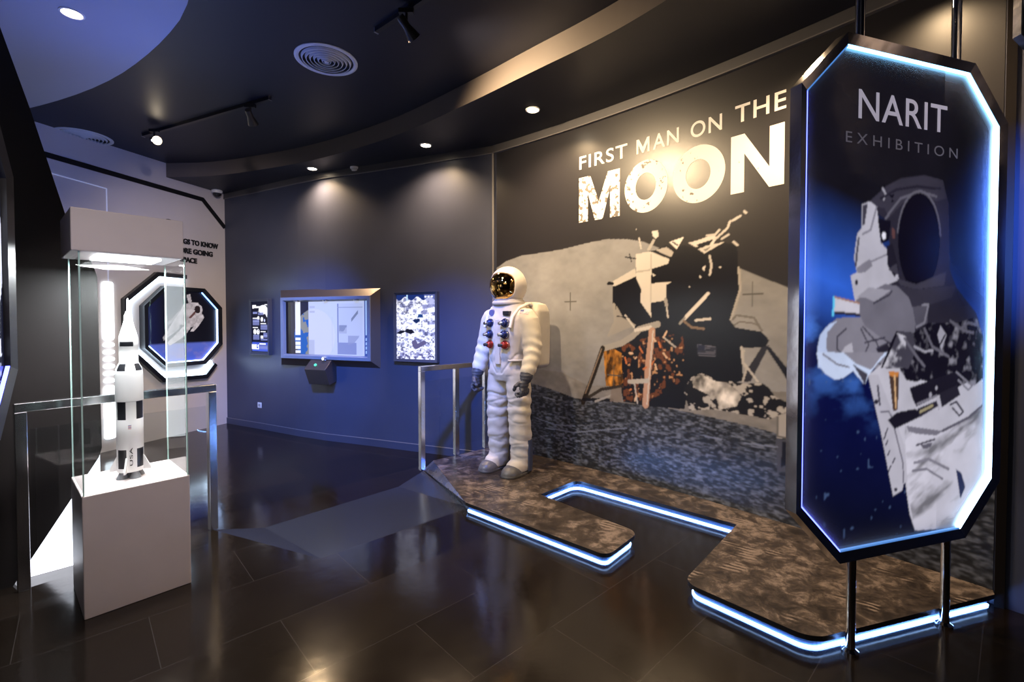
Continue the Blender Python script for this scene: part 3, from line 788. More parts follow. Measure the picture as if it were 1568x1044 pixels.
# ------------------------------------------------------------------ low platform with lit edges
def build_platform():
    t = thing('exhibit_platform', 'low brown rock-patterned platform edged with blue-white light strips', 'platform', (0.6, 3.4, 0))
    L_ = Vector((0.6, 3.4))
    front = [(-0.364, 3.635), (0.578, 2.80), (0.854, 3.115), (0.235, 3.80), (0.578, 4.146), (1.572, 3.236), (0.936, 2.523), (1.349, 2.061), (2.514, 2.401)]
    fl = fillet(front, [0, .07, .09, .0, .07, 0, .09, .13, 0])
    rear = [mur(MLEN * k / 12, 0.0) for k in range(13)][::-1]
    rear = [mur(MLEN - .005, .004)] + [mur(MLEN * k / 12, .005) for k in range(11, 0, -1)] + [(-0.17, 5.24), (-0.21, 5.26)]
    poly = fl + rear + [(-0.806, 4.732)]
    loc = lambda P: [(x - L_.x, y - L_.y) for x, y in P]
    m = bpy.data.materials.new('lunar_brown_laminate'); m.use_nodes = True; nt = m.node_tree; b = nt.nodes['Principled BSDF']
    tc = nt.nodes.new('ShaderNodeTexCoord')
    n1 = nt.nodes.new('ShaderNodeTexNoise'); n1.inputs['Scale'].default_value = 9; n1.inputs['Detail'].default_value = 12; n1.inputs['Roughness'].default_value = 0.76; n1.inputs['Distortion'].default_value = 0.4
    n2 = nt.nodes.new('ShaderNodeTexNoise'); n2.inputs['Scale'].default_value = 1.4; n2.inputs['Detail'].default_value = 4
    nt.links.new(tc.outputs['Object'], n1.inputs['Vector']); nt.links.new(tc.outputs['Object'], n2.inputs['Vector'])
    r = nt.nodes.new('ShaderNodeValToRGB'); e = r.color_ramp.elements
    e[0].position = 0.40; e[0].color = (0.016, 0.012, 0.011, 1); e[1].position = 0.64; e[1].color = (0.175, 0.140, 0.124, 1)
    q = e.new(0.52); q.color = (0.048, 0.037, 0.032, 1)
    ad = nt.nodes.new('ShaderNodeMath'); ad.operation = 'MULTIPLY_ADD'; ad.inputs[1].default_value = 0.28
    sb = nt.nodes.new('ShaderNodeMath'); sb.operation = 'SUBTRACT'; sb.inputs[1].default_value = 0.14
    nt.links.new(n2.outputs['Fac'], ad.inputs[0]); nt.links.new(n1.outputs['Fac'], ad.inputs[2]); nt.links.new(ad.outputs[0], sb.inputs[0])
    # streaked ridged patches
    wv = nt.nodes.new('ShaderNodeTexWave'); wv.inputs['Scale'].default_value = 9; wv.inputs['Distortion'].default_value = 3.5; wv.inputs['Detail'].default_value = 4
    mp_ = nt.nodes.new('ShaderNodeMapping'); mp_.inputs['Rotation'].default_value = (0, 0, 2.2); nt.links.new(tc.outputs['Object'], mp_.inputs['Vector']); nt.links.new(mp_.outputs[0], wv.inputs['Vector'])
    n3 = nt.nodes.new('ShaderNodeTexNoise'); n3.inputs['Scale'].default_value = 3.3; n3.inputs['Detail'].default_value = 2; nt.links.new(tc.outputs['Object'], n3.inputs['Vector'])
    g = nt.nodes.new('ShaderNodeMapRange'); g.inputs['From Min'].default_value = 0.60; g.inputs['From Max'].default_value = 0.68; nt.links.new(n3.outputs['Fac'], g.inputs['Value'])
    wm = nt.nodes.new('ShaderNodeMath'); wm.operation = 'MULTIPLY_ADD'; wm.inputs[1].default_value = 0.30; wm.inputs[2].default_value = -0.10; nt.links.new(wv.outputs['Fac'], wm.inputs[0])
    gm = nt.nodes.new('ShaderNodeMath'); gm.operation = 'MULTIPLY'; nt.links.new(g.outputs[0], gm.inputs[0]); nt.links.new(wm.outputs[0], gm.inputs[1])
    fs = nt.nodes.new('ShaderNodeMath'); fs.operation = 'ADD'; nt.links.new(sb.outputs[0], fs.inputs[0]); nt.links.new(gm.outputs[0], fs.inputs[1])
    nt.links.new(fs.outputs[0], r.inputs['Fac']); nt.links.new(r.outputs['Color'], b.inputs['Base Color'])
    b.inputs['Roughness'].default_value = 0.34; b.inputs['Specular IOR Level'].default_value = 0.4
    bp = nt.nodes.new('ShaderNodeBump'); bp.inputs['Strength'].default_value = 0.12; bp.inputs['Distance'].default_value = 0.004
    nt.links.new(n1.outputs['Fac'], bp.inputs['Height']); nt.links.new(bp.outputs[0], b.inputs['Normal'])
    MB().prism_z(loc(poly), 0.050, 0.075, 0, 1).build('platform_top', [m, M['black']], t)
    # recessed riser, light strips at its top and foot
    ins = offset_line(fl, 0.025)
    MB().prism_z(loc(offset_line(fl, 0.03) + [mur(MLEN - .03, .03)] + rear[1:] + [(-0.78, 4.70)]), 0.0, 0.0505, 0).build('riser', M['riser'], t)
    for z0, z1, d, nm, mm in ((0.041, 0.045, 0.027, 'upper_light_strip', M['led_thin']), (0.001, 0.009, 0.024, 'lower_light_strip', M['led_floor'])):
        a_ = offset_line(fl, d); b_ = offset_line(fl, d + .006); mb = MB()
        rings = [[(p[0] - L_.x, p[1] - L_.y, z0), (p[0] - L_.x, p[1] - L_.y, z1), (q[0] - L_.x, q[1] - L_.y, z1), (q[0] - L_.x, q[1] - L_.y, z0)] for p, q in zip(a_, b_)]
        mb.loft(rings, smooth=False).build(nm, mm, t)
    # slanted steel side towards the ramp
    p = [(-0.890, 4.665), (-0.352, 3.700)]; q = [(-0.806, 4.732), (-0.362, 3.640)]
    mb = MB()
    P = [(p[0][0], p[0][1], 0.003), (p[1][0], p[1][1], 0.003), (q[1][0], q[1][1], 0.072), (q[0][0], q[0][1], 0.072)]
    v = [(x - L_.x, y - L_.y, z) for x, y, z in P]; v2 = [(x + .02, y + .01, z - 0.002) for x, y, z in v]
    mb.add(v + v2, [(0, 1, 2, 3), (7, 6, 5, 4), (0, 4, 5, 1), (1, 5, 6, 2), (2, 6, 7, 3), (3, 7, 4, 0)]).build('side_panel', M['satin'], t)
    return t
build_platform()

# ------------------------------------------------------------------ steel and glass railings
def railing(name, label, base, rz, posts, height, foot, glass):
    """posts: list of x; rail along local X; foot: z of each post's foot"""
    t = thing(name, label, 'railing', base, rz, None)
    w = 0.05
    MB().box((posts[0] - w / 2, -w / 2, height - w), (posts[-1] + w / 2, w / 2, height)).build('top_rail', M['rail'], t, bevel=.003)
    for x, f in zip(posts, foot):
        MB().box((x - w / 2, -w / 2, f), (x + w / 2, w / 2, height - w)).build('post', M['rail'], t, bevel=.003)
    for a, b in zip(posts[:-1], posts[1:]):
        g0 = a + w / 2 + .012; g1 = b - w / 2 - .012
        if g1 - g0 > .05:
            MB().box((g0, -.005, 0.10 + max(foot)), (g1, .005, height - w - 0.10)).build('glass_panel', glass, t)
    return t
gm = glass_mat('railing_glass', (0.93, 0.95, 0.96), 1.0, 1.4)
ra = Vector((-2.155, 3.335)); rb = Vector((-2.725, 2.575)); d = ra - rb
railing('railing', 'polished steel railing with glass panel behind the rocket display case', (rb.x, rb.y, 0), math.atan2(d.y, d.x), [0, d.length], 1.045, [0, 0], gm)
ra = Vector((-0.905, 4.665)); rb = Vector((-0.30, 5.215)); d = rb - ra
t = railing('railing', 'polished steel railing beside the white spacesuit on the platform', (ra.x, ra.y, 0), math.atan2(d.y, d.x), [0, 0.42, d.length], 1.045, [0.0, 0.0755, 0.0755], gm)

# ------------------------------------------------------------------ hanging octagonal sign on two poles
SX0, SX1, SZ0, SZ1, SCH = -0.361, 0.967, 0.437, 2.732, 0.252
def sign_picture():
    X, Z = grid(SX0 + .03, SX1 - .03, SZ0 + .03, SZ1 - .03, 0.0042)
    cv = Canvas(X, Z, lin(20, 18, 26))
    n = fbm(X * 6, Z * 9, 5, 3); n2 = fbm(X * 20, Z * 20, 4, 8)
    # the planet below: a hazy blue limb, then cloud streaked dark ocean
    limb = 1.62 + 0.28 * np.clip((SX0 + .75 - X), -1.5, 1) - 0.20 * np.clip(X - .1, 0, 2) ** 2
    d = limb - Z
    haze = np.clip(1 - np.abs(d - .10) / .42, 0, 1)
    cv.put(haze ** 1.3, lin(48, 96, 205), .9); cv.put(np.clip((SX0 + .16 - X) / .13, 0, 1) * np.clip(1 - np.abs(Z - 1.62) / .4, 0, 1), lin(90, 140, 235), .6)
    sea = np.clip((d - .22) / .22, 0, 1)
    cv.put(sea, lin(10, 14, 60), 1.0)
    cl = np.clip((n - .47) * 4.5, 0, 1) * np.clip((d - .2) / .1, 0, 1) * np.clip((.75 - d) / .4, 0, 1)
    cv.put(cl, lin(70, 120, 215), .8)
    deep = np.clip((d - .62) / .5, 0, 1); cv.put(deep, lin(10, 12, 30), .9)
    specks = (vnoise(X * 42, Z * 30, 31) > .93) & (d > .42); cv.put(specks.astype(float), lin(70, 90, 130), .6)
    # spacewalker
    g = lambda v: np.array(lin(v, v - 3, v + 10))
    cv.poly([(0.033,2.022),(0.093,2.044),(0.172,2.108),(0.267,2.154),(0.424,2.183),(0.554,2.17),(0.593,2.068),(0.614,1.747),(0.663,1.663),(0.814,1.539),(0.871,1.42),(0.876,1.261),(0.162,1.283),(0.21,1.372),(0.046,1.473),(0.007,1.587),(0.253,1.69),(0.17,1.965)], g(40))
    cv.poly([(0.027,2.017),(0.075,2.034),(0.119,2.015),(0.147,1.857),(0.199,1.815),(0.252,1.735),(0.269,1.689),(0.184,1.661),(0.104,1.588),(-0.005,1.587),(-0.034,1.7),(0.004,1.714),(-0.015,1.779),(0.002,1.884),(0.029,1.912)], g(172))
    cv.poly([(0.033,2.013),(0.063,2.024),(0.047,1.931),(0.033,1.921)], g(60)); cv.poly([(0.003,1.736),(0.081,1.778),(0.1,1.748),(0.052,1.716),(0.006,1.712)], g(120)); cv.line([(0.012,1.867),(0.002,1.797),(-0.003,1.745)], .012, g(70))
    cv.line([(0.119,2.015),(0.084,1.907),(0.036,1.886)], .01, g(120)); cv.line([(0.199,1.806),(0.088,1.765)], .008, g(120))
    cv.oval((0.003,1.67), .010, .012, g(30))
    cv.poly([(0.075,2.034),(0.172,2.108),(0.267,2.152),(0.424,2.181),(0.55,2.17),(0.578,2.086),(0.509,2.067),(0.427,2.085),(0.321,2.068),(0.251,2.015),(0.195,1.967),(0.169,2.01),(0.119,2.015)], g(52))
    cv.poly([(0.192,2.074),(0.231,2.045),(0.206,2.039),(0.23,2.077)], g(16)); cv.line([(0.154,2.097),(0.173,2.077),(0.161,2.049)], .010, g(150)); cv.line([(0.176,1.965),(0.269,2.062),(0.399,2.104),(0.508,2.09)], .012, g(90))
    cv.line([(0.142,2.052),(0.242,2.1),(0.372,2.125),(0.535,2.129)], .012, g(34))
    cv.oval((0.399,1.874), .140, .235, g(15)); 
    cv.put(((np.abs(np.hypot((X - 0.399) / .145, (Z - 1.879) / .225) - 1) < .03) & (Z > 1.9)).astype(float), g(100), .8)
    cv.poly([(0.126,1.962),(0.21,1.954),(0.2,1.867),(0.15,1.848)], g(18)); cv.oval((0.168,1.886), .013, .017, g(215))
    cv.poly([(0.185,1.841),(0.223,1.852),(0.267,1.736),(0.24,1.699),(0.194,1.752)], g(30)); cv.poly([(0.196,1.734),(0.251,1.763),(0.266,1.709)], g(60)); cv.poly([(0.216,1.928),(0.237,1.915),(0.238,1.875),(0.22,1.879)], lin(90, 60, 62))
    cv.poly([(0.253,1.695),(0.385,1.671),(0.589,1.737),(0.577,1.67),(0.386,1.647),(0.28,1.664)], g(58))
    # shoulder and chest
    cv.poly([(0.001,1.591),(0.042,1.614),(0.184,1.669),(0.359,1.647),(0.389,1.518),(0.378,1.444),(0.259,1.454),(0.222,1.399),(0.046,1.473),(0.02,1.535)], g(104))
    cv.poly([(0.006,1.605),(0.078,1.65),(0.216,1.64),(0.117,1.584),(0.055,1.605)], g(146)); cv.line([(0.111,1.58),(0.204,1.617),(0.223,1.635)], .010, g(60))
    cv.poly([(0.254,1.663),(0.386,1.647),(0.662,1.672),(0.635,1.614),(0.469,1.574),(0.375,1.536),(0.334,1.61)], g(50)); cv.poly([(0.361,1.564),(0.469,1.579),(0.464,1.49),(0.391,1.462)], g(78)); cv.line([(0.428,1.574),(0.469,1.576),(0.444,1.49),(0.391,1.471)], .012, g(120))
    # glove, cuff and arm
    cv.poly([(-0.221,1.38),(-0.209,1.431),(-0.166,1.474),(-0.11,1.512),(0.033,1.517),(0.058,1.477),(0.095,1.459),(0.21,1.395),(0.236,1.349),(0.187,1.282),(-0.214,1.295)], g(122))
    cv.poly([(-0.221,1.38),(-0.206,1.44),(-0.155,1.486),(-0.109,1.499),(-0.166,1.448),(-0.17,1.379),(-0.105,1.291),(-0.214,1.295)], lin(176, 190, 222)); cv.line([(-0.17,1.345),(-0.106,1.352)], .006, g(90))
    cv.poly([(-0.123,1.603),(0.022,1.577),(0.023,1.533),(-0.128,1.542)], g(186)); cv.line([(-0.129,1.603),(-0.133,1.525)], .012, lin(90, 190, 230)); cv.poly([(-0.122,1.542),(0.02,1.533),(0.033,1.519),(-0.051,1.525),(-0.127,1.53)], g(40)); cv.line([(-0.123,1.603),(0.019,1.579)], .008, lin(150, 110, 90))
    for s in [[(0.046,1.473),(0.134,1.401),(0.16,1.337)],[(-0.056,1.464),(-0.108,1.43),(-0.107,1.378),(-0.047,1.324)],[(0.034,1.464),(0.084,1.392),(0.061,1.353),(0.161,1.301)],[(0.134,1.374),(0.21,1.4)],[(0.06,1.402),(0.184,1.423)]]:
        cv.line(s, .008, g(58))
    cv.poly([(-0.06,1.386),(-0.019,1.403),(-0.005,1.332),(0.05,1.304),(-0.046,1.298),(-0.094,1.343)], g(168)); cv.poly([(0.128,1.369),(0.203,1.395),(0.223,1.372),(0.16,1.337)], g(36))
    cv.poly([(-0.225,1.364),(0.211,1.355),(0.136,1.303),(0.09,1.257),(0.064,1.211),(-0.01,1.276),(-0.069,1.247),(-0.115,1.24),(-0.179,1.273),(-0.214,1.317)], lin(186, 198, 226)); cv.poly([(-0.071,1.361),(0.185,1.356),(0.1,1.277),(0.013,1.306)], g(128)); cv.poly([(-0.011,1.307),(0.081,1.26),(0.064,1.211),(0.033,1.252)], g(64)); cv.line([(-0.187,1.355),(-0.105,1.309),(-0.034,1.294)], .008, g(110))
    # waist, legs and board
    cv.poly([(0.09,1.257),(0.211,1.328),(0.314,1.353),(0.873,1.342),(0.896,0.7),(0.679,0.479),(0.407,0.502),(0.368,0.589),(0.343,0.701),(0.329,0.796),(0.259,0.987),(0.167,1.084)], g(178))
    cv.poly([(0.082,1.255),(0.144,1.256),(0.271,1.023),(0.326,0.917),(0.351,0.742),(0.321,0.733),(0.319,0.705),(0.256,0.684),(0.169,0.993)], g(168)); cv.line([(0.259,0.996),(0.318,0.834),(0.323,0.74)], .008, g(90)); cv.line([(0.167,1.084),(0.218,1.081),(0.271,1.014)], .008, g(100))
    cv.oval((0.137,1.131), .012, .012, g(40)); cv.oval((0.273,0.713), .010, .010, g(40)); cv.line([(0.145,1.203),(0.16,1.117)], .012, g(70))
    for k, p in enumerate([(0.189,0.955),(0.203,0.927),(0.217,0.88),(0.25,0.84),(0.225,0.806),(0.201,0.982)]): cv.line([p, (p[0] + .012, p[1] + .02)], .008, g(50))
    cv.poly([(0.213,1.269),(0.28,1.262),(0.277,1.087),(0.246,1.08)], lin(70, 52, 46)); cv.poly([(0.213,1.269),(0.28,1.262),(0.273,1.239),(0.221,1.246)], lin(190, 120, 60)); cv.line([(0.252,1.245),(0.264,1.097)], .010, lin(200, 160, 120))
    body = cv.inside([(0.211,1.355),(0.873,1.342),(0.878,1.212),(0.811,1.175),(0.766,1.197),(0.678,1.171),(0.425,1.22),(0.398,1.211),(0.331,1.223),(0.264,1.299)]) | cv.inside([(0.21,1.372),(0.259,1.454),(0.378,1.444),(0.471,1.49),(0.668,1.49),(0.814,1.519),(0.871,1.42),(0.876,1.261),(0.162,1.283)])
    v = np.clip((fbm(X * 30, Z * 26, 4, 41) - .52) * 4, 0, 1); cv.put(body.astype(float), g(20)); cv.put(body * v, g(140), .8)
    cv.poly([(0.174,1.283),(0.211,1.336),(0.272,1.454),(0.365,1.444),(0.393,1.369),(0.343,1.277)], g(64)); cv.put(cv.inside([(0.174,1.283),(0.229,1.372),(0.26,1.445),(0.325,1.426),(0.316,1.278)]) * np.clip((n2 - .45) * 5, 0, 1), g(200), .8)
    cv.poly([(0.535,1.433),(0.555,1.476),(0.601,1.432),(0.566,1.357)], g(150)); cv.line([(0.547,1.376),(0.591,1.432)], .01, g(20)); cv.line([(0.38,1.379),(0.448,1.354),(0.503,1.358)], .012, g(150))
    for s in [[(0.313,1.417),(0.395,1.332),(0.45,1.284)],[(0.445,1.462),(0.502,1.377),(0.616,1.327)],[(0.625,1.499),(0.728,1.451),(0.795,1.44)],[(0.698,1.461),(0.756,1.49),(0.816,1.48)]]: cv.line(s, .014, g(96))
    cv.poly([(0.352,1.185),(0.425,1.201),(0.676,1.254),(0.714,1.184),(0.401,1.094),(0.376,1.128)], g(26)); cv.poly([(0.537,1.144),(0.685,1.185),(0.709,1.136),(0.553,1.071)], g(36)); cv.poly([(0.53,1.139),(0.558,1.143),(0.578,1.078),(0.556,1.071)], g(170)); cv.line([(0.408,1.106),(0.537,1.139)], .012, g(120))
    cv.poly([(0.212,1.041),(0.27,1.074),(0.388,1.085),(0.443,1.068),(0.45,1.051),(0.337,1.019),(0.259,0.998),(0.239,1.016)], g(24)); cv.poly([(0.408,1.084),(0.538,1.115),(0.553,1.09),(0.423,1.041)], g(40)); cv.line([(0.429,1.069),(0.511,1.093)], .014, lin(150, 140, 110))
    cv.line([(0.638,1.091),(0.681,1.103),(0.734,1.051),(0.705,1.033),(0.653,1.075)], .010, g(60)); cv.line([(0.676,1.249),(0.796,1.176),(0.767,1.157),(0.692,1.209)], .010, g(120)); cv.oval((0.495,1.146), .010, .012, g(150)); cv.oval((0.536,1.177), .008, .010, g(150))
    lo = cv.inside([(0.324,1.01),(0.585,0.964),(0.883,1.062),(0.896,0.7),(0.679,0.479),(0.407,0.502),(0.352,0.7)])
    U = X * 1.0 + Z * .55; W_ = X * -.5 + Z
    f = fbm(U * 5, W_ * 16, 4, 90); cv.c[lo] *= np.clip(1.25 - np.clip(f - .46, 0, 1) * 3.2, .35, 1.15)[lo][:, None]
    cv.poly([(0.337,1.007),(0.585,0.966),(0.543,0.947),(0.405,0.965),(0.351,0.98)], g(110)); cv.poly([(0.434,0.908),(0.516,0.916),(0.503,0.893),(0.455,0.888)], g(90)); cv.line([(0.406,0.911),(0.53,0.929)], .010, g(70))
    cv.poly([(0.689,0.77),(0.729,0.747),(0.761,0.674),(0.726,0.617)], lin(38, 44, 78)); cv.line([(0.585,0.966),(0.772,1.019),(0.875,1.073)], .014, g(84)); cv.line([(0.395,0.827),(0.491,0.837),(0.633,0.776)], .014, g(120)); cv.line([(0.383,0.79),(0.478,0.791),(0.592,0.731)], .010, g(110))
    cv.c *= (.80 + .42 * fbm(X * 7, Z * 7, 4, 51))[..., None]; cv.soften(2)
    sh = np.clip((X - .50) / .22, 0, 1) * np.clip((Z - 1.42) / .2, 0, 1); cv.c *= (1 - .55 * sh)[..., None]
    return cv

def octo_frame(parent, x0, x1, z0, z1, c, y0, y1, bw, ledmats, name='frame', face=None, depth=0.012):
    """mirror frame, bevelled inwards, with a light strip on each of its eight inner sides"""
    o = octagon(x0, x1, z0, z1, c); i = octagon(x0, x1, z0, z1, c, bw)
    mb = MB(); mb.ring_y(o, i, y0, y1, 0, y0 + depth)
    mb.build(name, face or M['chromedark'], parent)
    j = octagon(x0, x1, z0, z1, c, bw + .001); l = octagon(x0, x1, z0, z1, c, bw + .007)
    for k in range(8):
        m = ledmats[k]
        if m is None: continue
        a, b = j[k], j[(k + 1) % 8]; p, q = l[k], l[(k + 1) % 8]
        MB().prism_y([a, b, q, p], y0 + depth + .002, y0 + depth + .014).build('light_strip', m, parent)

def build_sign():
    t = thing('lightbox_sign', 'tall octagonal sign with spacewalker picture hung between two steel poles', 'sign', (1.538, 2.051, 0), 0.3015)
    LC_, LB, LW_ = M['led_cyan'], M['led_blue'], M['led_rim']
    # sides in order: bottom, lower right, right, upper right, top, upper left, left, lower left
    octo_frame(t, SX0, SX1, SZ0, SZ1, SCH, 0.0, 0.055, 0.042, [M['led_dim'], LW_, LW_, LC_, LC_, M['led_dim'], LB, LB])
    cv = sign_picture(); k = .043
    print_obj('picture_panel', cv, print_mat('sign_print', 0.58, 0.12, 0.06, 0.0, .7), t, y=0.030, clip=in_octagon(SX0 + k, SX1 - k, SZ0 + k, SZ1 - k, SCH - k * .586))
    MB().prism_y(octagon(SX0, SX1, SZ0, SZ1, SCH, .02), 0.045, 0.054).build('back_panel', M['blackmat'], t)
    fm = bpy.data.materials.new('halo_film_white'); fm.use_nodes = True; nt = fm.node_tree; nt.nodes.clear()  # added film; its painted opacity fade stands in for the light strips' halo
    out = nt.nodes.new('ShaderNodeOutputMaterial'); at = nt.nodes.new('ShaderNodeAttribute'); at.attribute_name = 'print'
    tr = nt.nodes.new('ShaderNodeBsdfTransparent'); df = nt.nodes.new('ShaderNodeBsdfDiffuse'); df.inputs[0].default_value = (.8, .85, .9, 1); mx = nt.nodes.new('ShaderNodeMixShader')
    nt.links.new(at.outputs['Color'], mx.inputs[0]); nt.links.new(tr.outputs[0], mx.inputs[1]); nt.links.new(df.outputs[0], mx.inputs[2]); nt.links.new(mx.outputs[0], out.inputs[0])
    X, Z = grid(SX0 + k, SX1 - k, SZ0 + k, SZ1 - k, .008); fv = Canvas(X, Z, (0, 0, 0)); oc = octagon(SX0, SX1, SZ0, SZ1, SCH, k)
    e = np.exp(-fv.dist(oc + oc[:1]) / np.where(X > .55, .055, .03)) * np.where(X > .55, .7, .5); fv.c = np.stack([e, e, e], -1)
    print_obj('halo_film', fv, fm, t, y=0.0288, clip=in_octagon(SX0 + k, SX1 - k, SZ0 + k, SZ1 - k, SCH - k * .586))
    xs = [-0.006,0.568]
    letter_objs('title_letter', 'NARIT', (xs[0], xs[1], 2.392, 2.520), mat('grey_lilac_letters', lin(150, 145, 160), 0.5, emit=lin(150, 145, 160), strength=.55), t, 0.0270, .006, 1.05)
    letter_objs('subtitle_letter', 'EXHIBITION', (-0.078, 0.647, 2.280, 2.328), mat('dim_grey_letters', lin(78, 75, 84), 0.5, emit=lin(78, 75, 84), strength=.55), t, 0.0270, .0, 1.55)
    for x in (0.0, 0.626):
        p = MB().tube([(x, .03, 0.0), (x, .03, SZ0 + .005)], .019, 16).lathe([(.034, 0.0), (.034, .012), (.021, .022)], (x, .03, 0), 20)
        p.build('pole', M['chrome'], t)
        MB().tube([(x, .03, SZ1 - .005), (x, .03, 3.46)], .019, 16).lathe([(.021, 3.438), (.034, 3.446), (.034, 3.46)], (x, .03, 0), 20).build('hanging_rod', M['chrome'], t)
    return t
M['led_rim'] = mat('white_rim_led', (1, 1, 1), 0.5, emit=(0.42, 0.72, 1.0), strength=18)
M['led_dim'] = mat('dim_teal_led', (0.3, 0.5, 0.8), 0.5, emit=(0.05, 0.16, 0.42), strength=0.8)
build_sign()

# second sign of that kind, its near edge at the left of the room
def build_left_sign():
    X, Z = grid(-1.25, -0.05, 1.10, 2.30, .01)
    cv = Canvas(X, Z, lin(16, 18, 34)); n = fbm(X * 9, Z * 9, 4, 3)
    cv.oval((-.36, 1.78), .33, .36, lin(205, 208, 228)); m_ = np.hypot((X + .36) / .33, (Z - 1.78) / .36) < 1; cv.c[m_] *= np.clip(.35 + 1.2 * n, .3, 1.3)[m_][:, None]
    cv.poly([(-.5, 1.3), (-.2, 1.34), (-.12, 1.75), (-.3, 1.8)], lin(180, 184, 205))
    cv.poly([(-.20, 2.02), (-.09, 2.0), (-.10, 2.04), (-.2, 2.06)], lin(230, 230, 240))
    for k in range(9): cv.line([(-.20, 1.32 - k * .014), (-.085, 1.32 - k * .014)], .006, lin(120, 124, 150))
    cv.poly([(-.13, 1.52), (-.10, 1.52), (-.10, 1.60), (-.13, 1.60)], lin(120, 30, 50)); cv.poly([(-.145, 1.345), (-.08, 1.36), (-.09, 1.43), (-.13, 1.42)], lin(190, 196, 220))
    t = thing('lightbox_sign', 'octagonal lit poster at the far left edge, mostly cut off', 'sign', (-2.12, 2.0, 0), math.atan2(.819, -.573))
    octo_frame(t, -1.3, 0.0, 1.04, 2.36, .25, 0, .06, .045, [M['led_blue'], M['led_blue'], None, None, None, None, None, M['led_blue']], face=M['black'])
    k = .047
    print_obj('picture_panel', cv, print_mat('left_sign_print', 0.9, 0.3, 0.4), t, y=.03, clip=in_octagon(-1.3 + k, -k, 1.04 + k, 2.36 - k, .25 - k * .586))
    MB().prism_y(octagon(-1.3, 0, 1.04, 2.36, .25, .02), .046, .058).build('back_panel', M['blackmat'], t)
    for x in (-.95, -.36):
        MB().tube([(x, .03, 0), (x, .03, 1.05)], .019, 14).build('pole', M['chrome'], t)
        MB().tube([(x, .03, 2.35), (x, .03, 3.55)], .019, 14).build('hanging_rod', M['chrome'], t)
build_left_sign()

# corner of a mirror-framed sign, upper right; its rocky reflection is painted on
def build_mirror_sign():
    t = thing('mirror_sign', 'corner of a hanging sign with a grey rocky reflection painted on, upper right corner', 'sign', (1.935, 1.80, 0), 0.0)
    x0, x1, z0, z1, c = -0.0, 1.2, 2.34, 3.46, .25
    X, Z = grid(x0 + .005, x1 - .005, z0 + .005, z1 - .005, .008)
    n = fbm(X * 7 + Z * 3, Z * 5 - X * 9, 5, 12)
    cv = Canvas(X, Z, (0, 0, 0)); v = np.clip((n - .36) * 1.6, .02, 1); cv.c = np.stack([v * .7, v * .66, v * .72], -1)
    print_obj('reflection_face', cv, print_mat('rock_reflection_print', .12, .5), t, y=-.001, clip=in_octagon(x0, x1, z0, z1, c))
    MB().prism_y(octagon(x0, x1, z0, z1, c), .0, .03).build('panel', mat('streaked_rock_reflection', (.30, .28, .29), .4, noise=.8, nscale=16, bump=.3, bscale=22), t)
build_mirror_sign()

# ------------------------------------------------------------------ glass case with the rocket
def build_case():
    t = thing('display_case', 'white pedestal display case with tall glass box and lit white hood', 'display case', (-2.158, 2.625, 0), 0.8406)
    h = .2275
    MB().box((-h, -h, 0), (h, h, .622)).build('pedestal', M['cab'], t, bevel=.004)
    MB().box((-h - .022, -h - .012, 1.845), (h - .016, h + .006, 2.055)).build('hood', M['cab'], t, bevel=.004)
    g = h - .006; th = .008
    gl = M['glass']
    for lo, hi in (((-g, -g, .622), (g, -g + th, 1.845)), ((-g, g - th, .622), (g, g, 1.845)), ((-g, -g + th, .622), (-g + th, g - th, 1.845)), ((g - th, -g + th, .622), (g, g - th, 1.845))):
        MB().box(lo, hi).build('glass_pane', gl, t)
    for sx in (-1, 1):
        for sy in (-1, 1):
            x = sx * (g + .0012); y = sy * (g + .0012)
            MB().box((min(x, x - sx * .0065), min(y, y - sy * .0065), .622), (max(x, x - sx * .0065), max(y, y - sy * .0065), 1.845)).build('glass_corner', M['glass_edge'], t)
    MB().box((-.14, -.13, 1.836), (.13, .13, 1.846)).build('light_panel', M['panel_led'], t)
    return t
case = build_case()

